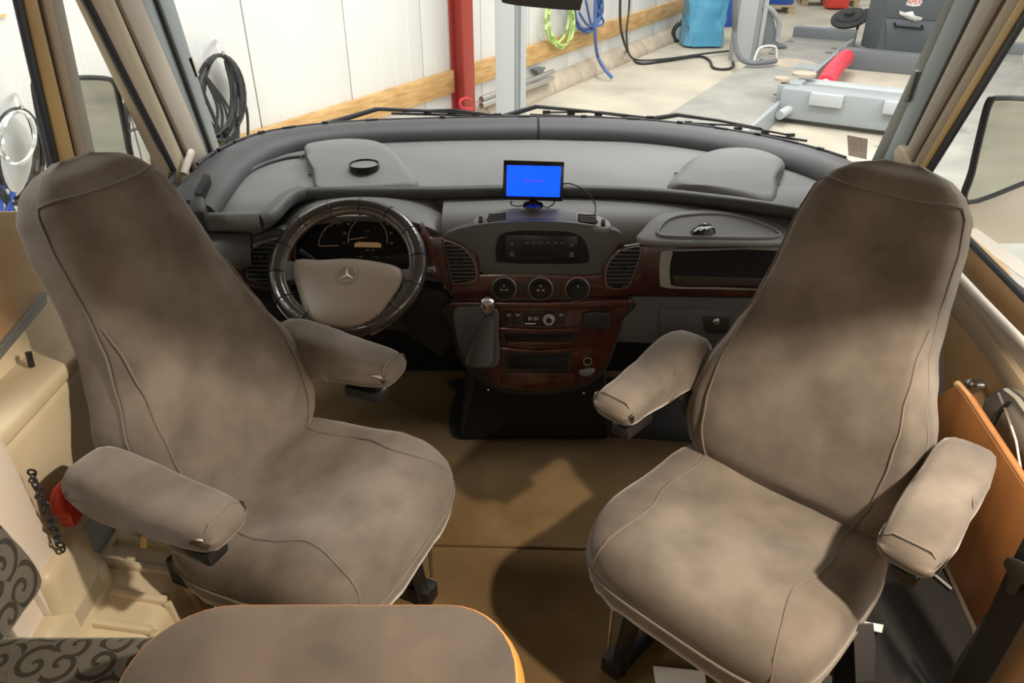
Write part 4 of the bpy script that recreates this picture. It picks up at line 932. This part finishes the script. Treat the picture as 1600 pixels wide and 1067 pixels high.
# ---- lift
sp1 = sr(P(798, 197, z=GZ))
lp = empty('lift_post', H(sp1[0]+.1, sp1[1]+.1, 0), 'tall grey lift post standing just beyond the windscreen centre', 'lift post', 'vehicle lift posts')
c0 = P(776, 100, y=6.9); c1 = P(821, 100, y=6.9)
def pbox(name, u0, u1, y, dep, m, parent, z0=GZ, z1=4.2):
    a, b2 = P(u0, 100, y=y), P(u1, 100, y=y); b = M().box(((a.x+b2.x)/2, y+dep/2, (z0+z1)/2), (b2.x-a.x, dep, z1-z0)); return b.build(name, m, parent, bevel=.008)
pbox('column', 774, 804, 6.9, .24, 'lift_light', lp); pbox('channel', 803, 814, 6.93, .18, 'lift_grey', lp); pbox('edge_flange', 813, 822, 6.9, .2, 'lift_light', lp)
M().box(((c0.x+c1.x)/2, 7.0, GZ+.01), (.45, .45, .02)).build('base_plate', 'lift_dark', lp)
lf = empty('lift_platform', H(10, -1.2, 0), 'grey vehicle lift with two long runways and cross beams', 'lift')
RW0, RW1 = -2.55, -1.68
hb('runway', 5.2, 13.1, RW0, RW1, .02, .16, 'runway', lf, .006)
hb('runway_side', 5.2, 13.1, RW1, RW1+.05, .0, .20, 'lift_grey', lf)
R2a, R2b = sr(PG(1445, 150))[1]+.9, 0
g1 = sr(PG(1585, 130)); 
hb('runway', 5.2, 13.1, g1[1]-.75, g1[1]+.05, .02, .16, 'runway', lf, .006)
hb('runway_side', 5.2, 13.1, g1[1]-.80, g1[1]-.75, .0, .20, 'lift_grey', lf)
rr1 = g1[1]-.80
hb('cross_beam', 8.35, 8.62, RW1+.05, rr1, .06, .36, 'lift_grey', lf, .01)
hb('cross_beam', 8.95, 9.2, RW1+.05, rr1, .10, .32, 'lift_light', lf, .01)
hb('cross_beam', 11.75, 12.0, RW1+.05, rr1, .0, .25, 'lift_dark', lf, .01)
hb('far_plate', 12.0, 12.6, RW1+.05, rr1, .0, .06, 'lift_grey', lf, .01)
hb('wheel_stop', 13.1, 13.3, RW0, RW1+.05, .05, .30, 'lift_dark', lf, .01); hb('wheel_stop_plate', 13.3, 13.5, RW0+.1, RW1-.35, .25, .29, 'lift_light', lf, .01)
hb('wheel_stop', 13.1, 13.3, g1[1]-.8, g1[1]+.05, .05, .30, 'lift_dark', lf, .01)
for s_, r_ in ((8.32, RW1+.35), (8.32, RW1+1.05), (8.32, RW1+1.45)): hb('lock_block', s_-.05, s_+.03, r_, r_+.32, .24, .36, 'lift_light', lf, .006)
M().tube([H(8.2, RW1+.10, .12), H(8.7, RW1+.25, .2)], .05, 10).build('ram', 'lift_light', lf)
hb('latch', 8.5, 8.9, RW1-.03, RW1+.18, .2, .36, 'lift_grey', lf, .01)
M().lathe([(.13, 0), (.13, .03)], H(9.05, RW1+.12, .37), n=20).build('pulley_cap', 'kerb', lf)
M().lathe([(.08, 0), (.08, .03)], H(8.62, RW1-.02, .38), n=20).build('pulley_cap', 'kerb', lf)
for s_ in (8.9, 9.15, 11.9, 12.3): 
    hb('slot', s_, s_+.05, RW1-.14, RW1-.06, .155, .163, 'deep_black', lf, 0); 
for s_ in (10.9, 11.4, 12.6): hb('slot', s_, s_+.05, RW0+.05, RW0+.13, .155, .163, 'deep_black', lf, 0)
hb('turntable_recess', 10.55, 10.95, RW1-.30, RW1, .10, .170, 'lift_grey', lf, .0)
M().lathe([(.30, 0), (.30, .004)], H(10.9, (RW0+RW1)/2+.05, .16), n=28).build('rust_disc', 'kerb', lf)
M().tube(spline([H(10.75, RW0+.02, .17), H(10.85, RW0+.05, .32), H(11.05, RW0+.2, .32), H(11.1, RW0+.24, .17)], 5), .014, 8).build('hoop', 'print_white', lf)
for k, (s_, r_) in enumerate(((10.8, g1[1]-.72),)): M().tube(spline([H(s_, r_, .17), H(s_+.1, r_+.03, .34), H(s_+.35, r_+.2, .34), H(s_+.4, r_+.24, .17)], 5), .014, 8).build('hoop', 'print_white', lf)
rg = M().tube(spline([H(9.6, RW1+.28, .2), H(10.2, RW1+.24, .22), H(10.9, RW1+.22, .22), H(11.5, RW1+.2, .2)], 8), [.1+.012*math.sin(i*2.3) for i in range(25)], 12)
rg.build('red_sleeve', 'red_rag', None, label='bright red sleeve over the lift ram beside the runway', cat='sleeve')
M().tube([H(9.0, RW1+.30, .2), H(9.58, RW1+.28, .2)], .06, 10).build('ram', 'print_white', lf)
# second lift post
p2 = sr(PG(1160, 97)); l2 = empty('lift_post', H(p2[0]+.2, p2[1]+.15, 0), 'grey lift post with curved base guard beside the far runway', 'lift post', 'vehicle lift posts')
def vb(name, u0, u1, y, dep, m, parent): return pbox(name, u0, u1, y, dep, m, parent)
yy = PG(1175, 96).y
def upost(name, uva, y, dep, m, parent):
    A = [P(u, v, y=y) for u, v in uva]; return M().ex(A, (.0, dep, 0)).build(name, m, parent, bevel=.01)
b = M().box((P(1172, 60, y=yy).x-.08, yy+.12, 1.5), (.26, .26, 4.0)); b.build('column', 'lift_light', l2, bevel=.01)
xx = P(1172, 60, y=yy).x
b = M().box((xx+.09, yy+.14, 1.5), (.08, .22, 4.0)); b.build('channel', 'lift_grey', l2, bevel=.01)
b = M().box((xx+.16, yy+.12, 1.6), (.06, .26, 3.9)); b.build('edge_flange', 'lift_light', l2, bevel=.01)
A = [V(xx+.05, yy+.04, GZ+.17), V(xx+.60, yy+.1, GZ+.17), V(xx+.58, yy+.1, GZ+.20), V(xx+.40, yy+.08, GZ+.26), V(xx+.38, yy+.08, GZ+.42), V(xx+.30, yy+.06, GZ+.60), V(xx+.18, yy+.05, GZ+.68), V(xx+.05, yy+.04, GZ+.68)]
M().ex(A, (0, .12, 0)).build('base_guard', 'lift_dark', l2, bevel=.01)
M().tube(spline([V(xx+.12, yy+.02, GZ+.74), V(xx+.26, yy+.03, GZ+.68), V(xx+.39, yy+.05, GZ+.52), V(xx+.41, yy+.06, GZ+.30)], 6), .035, 8).build('guard_rim', 'lift_grey', l2)
hs = [P(1148, -40, y=yy-.1), P(1148, 20, y=yy-.1), P(1148, 60, y=yy-.1), PG(1155, 88, .25), PG(1172, 98, .22), PG(1198, 97, .22), PG(1212, 95, .22)]
M().tube(spline(hs, 6), .035, 8).build('lift_hose', 'lift_dark', None, label='thick grey hose running down beside the far lift post', cat='hose')
# ---- cables on the wall
def coil(name, cu, cv, ru, rv, n, m, r, lab, seed, hook=True, extra=(), off=.105):
    rn = random.Random(seed); t = empty(name, PW(cu, cv, .1), lab, 'cable coil', 'coiled cables hung on the workshop wall')
    b = M()
    for k in range(n):
        a_, b_ = ru*(1+rn.uniform(-.22, .12)), rv*(1+rn.uniform(-.10, .16)); du = rn.uniform(-.1, .1)*ru; dv = (b_-rv)
        tw = rn.uniform(-.12, .12)
        pts = [PW(cu+du*math.sin(x*.5)+a_*math.sin(x)+tw*b_*(1-math.cos(x))*.5, cv-b_*math.cos(x)+dv, off+.06*rn.random()+.03*math.sin(x+k)) for x in [2*math.pi*i/28 for i in range(28)]]
        b.tube(pts, r, 6, closed=True)
    b.build('loops', m, t)
    if hook:
        hk = spline([PW(cu-6, cv-rv-22, .016), PW(cu-4, cv-rv-20, .12), PW(cu+2, cv-rv+2, .16), PW(cu+6, cv-rv-6, .18)], 5)
        M().tube(hk, .012, 8).build('hook', 'silver', t)
    for uv, mm, r2 in extra: M().tube(spline([PW(u, v, .16) for u, v in uv], 5), r2, 6).build('tail', mm, t)
    return t
coil('cable_coil', 28, 240, 38, 70, 7, 'cable_black', .012, 'black cable coil with blue ends on the wall at far left', 1, extra=[([(4, 290), (2, 330), (10, 400)], 'cable_blue', .011), ([(14, 300), (18, 340), (12, 400)], 'cable_blue', .011), ([(10, 296), (34, 345), (50, 400)], 'cable_clear', .009), ([(22, 300), (8, 335), (-10, 380)], 'cable_blue', .011)])
coil('cable_coil', 30, 210, 26, 36, 2, 'cable_clear', .009, 'pale clear cable loop inside the far left black coil', 2, hook=False, off=.26)
coil('cable_coil', 222, 215, 30, 82, 6, 'cable_black', .009, 'loose dark cable loops on the wall seen through quarter window', 3, extra=[([(200, 205), (235, 200), (262, 240)], 'cable_black', .009), ([(215, 160), (232, 215), (240, 270)], 'cable_black', .009)])
coil('cable_coil', 343, 152, 31, 66, 15, 'cable_black', .013, 'thick bundle of dark cables hung left of the windscreen', 4, extra=[([(318, 145), (335, 185), (350, 222)], 'cable_black', .012), ([(365, 120), (385, 170), (388, 225)], 'cable_black', .010)]+[([(352+k*3, 95+k*2), (362+k*2, 150), (352+k*4, 222)], 'cable_black', .011) for k in range(6)]+[([(315, 110), (340+k*6, 170), (330+k*14, 224)], 'cable_black', .009) for k in range(4)])
coil('hose_coil', 874, 26, 20, 38, 3, 'hose_lime', .016, 'lime green hose coil on the wall beside the grey post', 5, hook=False)
coil('hose_coil', 918, 8, 22, 34, 4, 'hose_blue', .016, 'dark blue hose coil on the wall below the rear view mirror', 6, hook=False, extra=[([(905, 20), (920, 40), (943, 36), (930, 10)], 'hose_blue', .016), ([(915, 0), (926, 42), (940, 20)], 'hose_blue', .016)])
M().tube(spline([PW(931, -40, .32), PW(930, 20, .32), PW(930, 60, .32), PG(934, 88, .25), PG(944, 107, .15), PG(957, 122, .04)], 6), .022, 8).build('air_hose', 'hose_blue', None, label='blue air hose hanging down to the concrete floor', cat='hose')
M().tube(spline([PW(970, -40, .2), PW(969, 30, .22), PW(974, 62, .25), PG(985, 88, .02), PG(1000, 99, .02), PG(1040, 95, .02), PG(1090, 88, .02), PG(1108, 94, .02), PG(1115, 106, .02), PG(1136, 108, .02), PG(1146, 103, .02), PG(1145, 97, .02)], 8), .018, 8).build('power_cable', 'cable_black', None, label='dark cable trailing from the wall across the floor to the post', cat='cable')
M().tube(spline([PW(983, -40, .3), PW(983, 10, .3), PW(979, 60, .32), PG(990, 92, .075), PG(1040, 92, .06), PG(1100, 84, .06), PG(1145, 79, .05)], 8), .014, 8).build('power_cable', 'cable_black', None, label='thinner dark cable running beside the first along the floor', cat='cable')
# ---- blue wrapped trolley
bt = empty('wrapped_trolley', PG(1095, 70), 'trolley wrapped in shiny blue plastic film by the wall', 'trolley')
cx_ = PG(1101, 76); sb_ = sr(cx_); R = []
for i in range(27):
    z = .03+i*.05; ring = []
    for k in range(30):
        a = 2*math.pi*k/30; c, s_ = math.cos(a), math.sin(a); n = .55
        rx = .33*math.copysign(abs(c)**n, c)*(1-.06*math.sin(i*.28)); ry = .26*math.copysign(abs(s_)**n, s_)
        q = 1+.14*noise.noise(V(c*2.2, s_*2.2, z*3.0))+.13*noise.noise(V(c*5, s_*5, z*6))
        ring.append(V(cx_.x+rx*q, cx_.y+.25+ry*q, GZ+z))
    R.append(ring)
M().rings(R).build('film', 'blue_film', bt, ang=25)
wc_ = PG(1063, 66, .0)+V(0, 0, .15)
M().lathe([(.15, -.04), (.17, -.02), (.17, .02), (.15, .04), (.09, .04)], wc_, V(.25, -1, 0), 24).build('wheel', 'tyre', bt); M().lathe([(.12, .035), (.12, .045), (.03, .055)], wc_, V(.25, -1, 0), 20).build('wheel_hub', 'lift_light', bt)
M().tube([wc_, wc_+V(.5, .15, .02)], .03, 8).build('axle', 'lift_dark', bt); M().box(wc_+V(.25, .12, .15), (.5, .2, .06)).build('frame', 'pallet', bt, bevel=.01)
va = empty('vacuum_cleaner', PG(1135, 45), 'dark blue machine with black hose behind the wrapped trolley', 'machine')
vb_ = PG(1128, 40); M().lathe([(.2, 0), (.22, .2), (.22, .5), (.16, .62), (.05, .68)], vb_, n=20).build('body', 'drum_blue', va)
M().tube([vb_+V(.35+.28*math.cos(k*math.pi/12), .05+.2*math.sin(k*math.pi/12), .06) for k in range(24)], .045, 8, closed=True).build('hose', 'tyre', va)
# ---- pallets and drums
def pallet(c, rz, lab):
    t = empty('pallet', c, lab, 'pallet', 'wooden pallets', rz)
    for i in range(5): M().box((0, -.36+.18*i, .135), (1.2, .12, .022)).build('top_board', 'pallet', t, local=True, bevel=.003)
    for x in (-.53, 0, .53):
        M().box((x, 0, .113), (.12, .8, .022)).build('stringer', 'pallet', t, local=True); M().box((x, 0, .011), (.1, .8, .022)).build('bottom_board', 'pallet', t, local=True)
        for y in (-.34, 0, .34): M().box((x, y, .062), (.12, .12, .08)).build('block', 'pallet', t, local=True, bevel=.003)
pc1 = PG(1212, 19); pallet(pc1+V(-.25, .2, 0), math.radians(-8), 'wooden pallet carrying a blue and a green drum')
pc2 = PG(1290, 14); pallet(pc2+V(.3, .8, 0), math.radians(-8), 'wooden pallet partly hidden behind the drum pallet')
def drum(c, m, lab):
    t = empty('drum', c, lab, 'drum', 'drums on pallets')
    M().lathe([(.285, 0), (.29, .02), (.29, .28), (.30, .30), (.29, .32), (.29, .58), (.30, .6), (.29, .62), (.29, .86), (.28, .88)], c, n=28).build('body', m, t); M().lathe([(.27, .87), (.27, .885)], c, n=24).build('lid', m, t)
drum(pc1+V(.10, .2, .147), 'drum_blue', 'blue plastic drum standing on the near pallet'); drum(pc1+V(-.58, .32, .147), 'drum_green', 'green drum standing on the near pallet beside the lift post')
drum(pc2+V(.1, .8, .147), 'drum_blue', 'second blue drum standing on the farther pallet')
rc = empty('red_jack', PG(1312, 16), 'red machine on the floor behind the black round wheel plate', 'machine')
q_ = PG(1310, 16); M().box(q_+V(0, .2, .2), (.45, .35, .36)).build('body', 'red_plastic', rc, bevel=.05, seg=3); M().box(q_+V(.1, .1, .42), (.2, .2, .14)).build('cap', 'red_plastic', rc, bevel=.03)
# ---- wheel clamp stand
wsn = empty('alignment_stand', PG(1352, 72), 'stand with a black round wheel plate beside the tool cart', 'stand')
q_ = PG(1352, 72); top_ = P(1352, 8, y=q_.y)
M().tube([q_, V(q_.x, q_.y, top_.z+.25)], .035, 10).build('pole', 'lift_light', wsn)
dc = P(1327, 27, y=q_.y-.05); 
M().lathe([(.24, -.05), (.27, -.03), (.27, 0), (.20, .03), (.19, .05), (.08, .06), (.07, .10), (.01, .10)], dc, V(-.35, -.35, 1), 32).build('wheel_plate', 'tyre', wsn)
M().tube([dc, P(1350, 20, y=q_.y)], .03, 8).build('bracket', 'grey_metal', wsn)
M().box(P(1352, 24, y=q_.y-.02), (.12, .1, .22)).build('clamp', 'silver', wsn, bevel=.01); M().box(P(1360, 30, y=q_.y-.04), (.10, .08, .1)).build('clamp_knob', 'tyre', wsn, bevel=.02)
M().tube([P(1344, 34, y=q_.y), P(1338, 48, y=q_.y)], .02, 8).build('lever', 'tyre', wsn); M().lathe([(.22, 0), (.2, .03), (.04, .05)], q_, n=20).build('foot', 'lift_grey', wsn)
# ---- tool cart
q_ = PG(1366, 96); tc_ = empty('tool_cart', q_+V(.4, .3, 0), 'dark grey tool cart with handle and white red logo on casters', 'tool cart')
TW, TY = .98, q_.y
def tq(u, v): return P(u, v, y=TY-.004)
cz0, cz1 = P(1366, 83, y=TY).z, P(1366, -70, y=TY).z
M().box((q_.x+TW/2-.0, TY+.30, (cz0+cz1)/2), (TW, .60, cz1-cz0)).build('body', 'tool_grey', tc_, bevel=.03, seg=3)
A = [tq(u, v) for u, v in [(1385, -60), (1478, -60), (1478, 33), (1384, 27)]]; M().ex(A, (0, -.012, 0)).build('drawer_front', 'tool_grey', tc_, bevel=.006)
A = [tq(u, v) for u, v in [(1384, 29), (1478, 35), (1478, 84), (1384, 78)]]; M().ex(A, (0, -.012, 0)).build('door', 'tool_grey', tc_, bevel=.006)
M().tube([tq(1397, 36)+V(0, -.01, 0), tq(1397, 40)+V(0, -.06, 0), tq(1439, 44)+V(0, -.06, 0), tq(1440, 40)+V(0, -.01, 0)], .016, 8).build('handle', 'gloss_black', tc_)
A = [tq(u, v)+V(0, -.014, 0) for u, v in [(1415, 5), (1421, -4), (1440, -4), (1440, 4), (1436, 9), (1426, 10), (1416, 8)]]; lg = M().ex(A, (0, -.003, 0)).build('logo_plate', 'print_white', tc_)
text('logo_letters', 'APEX', .085, tq(1428, 3)+V(0, -.019, 0), V(1, 0, 0), V(0, 0, 1), 'red_plastic', tc_, .001)
A = [tq(u, v)+V(0, -.03, 0) for u, v in [(1404, 16), (1412, 19), (1425, 17), (1428, 24), (1440, 27), (1438, 31), (1428, 33), (1416, 29), (1404, 22)]]
M().pillow(A, .04, up=(0, -1, 0), steps=4).build('white_cloth', 'print_white', None, label='crumpled white cloth stuck on the tool cart front', cat='cloth', ang=20)
for dx in (.12, .85):
    c = V(q_.x+dx, TY+.12, GZ); w_ = M().lathe([(.06, -.02), (.07, -.015), (.07, .015), (.06, .02)], c+V(0, 0, .07), (1, 0, 0), 16).build('caster', 'tyre', tc_); M().box(c+V(0, 0, .13), (.05, .08, .06)).build('caster_fork', 'grey_metal', tc_)
hb('blue_strip', sr(q_)[0]+.15, sr(q_)[0]+.45, sr(q_)[1]+.2, sr(q_)[1]+.85, .0, .05, 'lift_light', None, .01, label='pale blue bar on the floor under the tool cart', cat='bar')
# a yellow tape mark on the wall at far left
A = [PW(u, v, .01) for u, v in [(-8, 24), (9, 21), (9, 26), (-8, 29)]]; M().ex(A, Q*.004).build('yellow_tape', 'yellow_trim', None, label='short strip of yellow tape on the wall at far left', cat='tape')
# concrete joints outside
for k, (s_, r0, r1) in enumerate(((7.95, -.6, 6), (5.2, -.6, 6))):
    hb('trim_9', s_, s_+.02, r0, r1, .0005, .002, 'lift_dark', None, 0, kind='structure', label=('far', 'near')[k]+' thin joint line across the concrete floor')
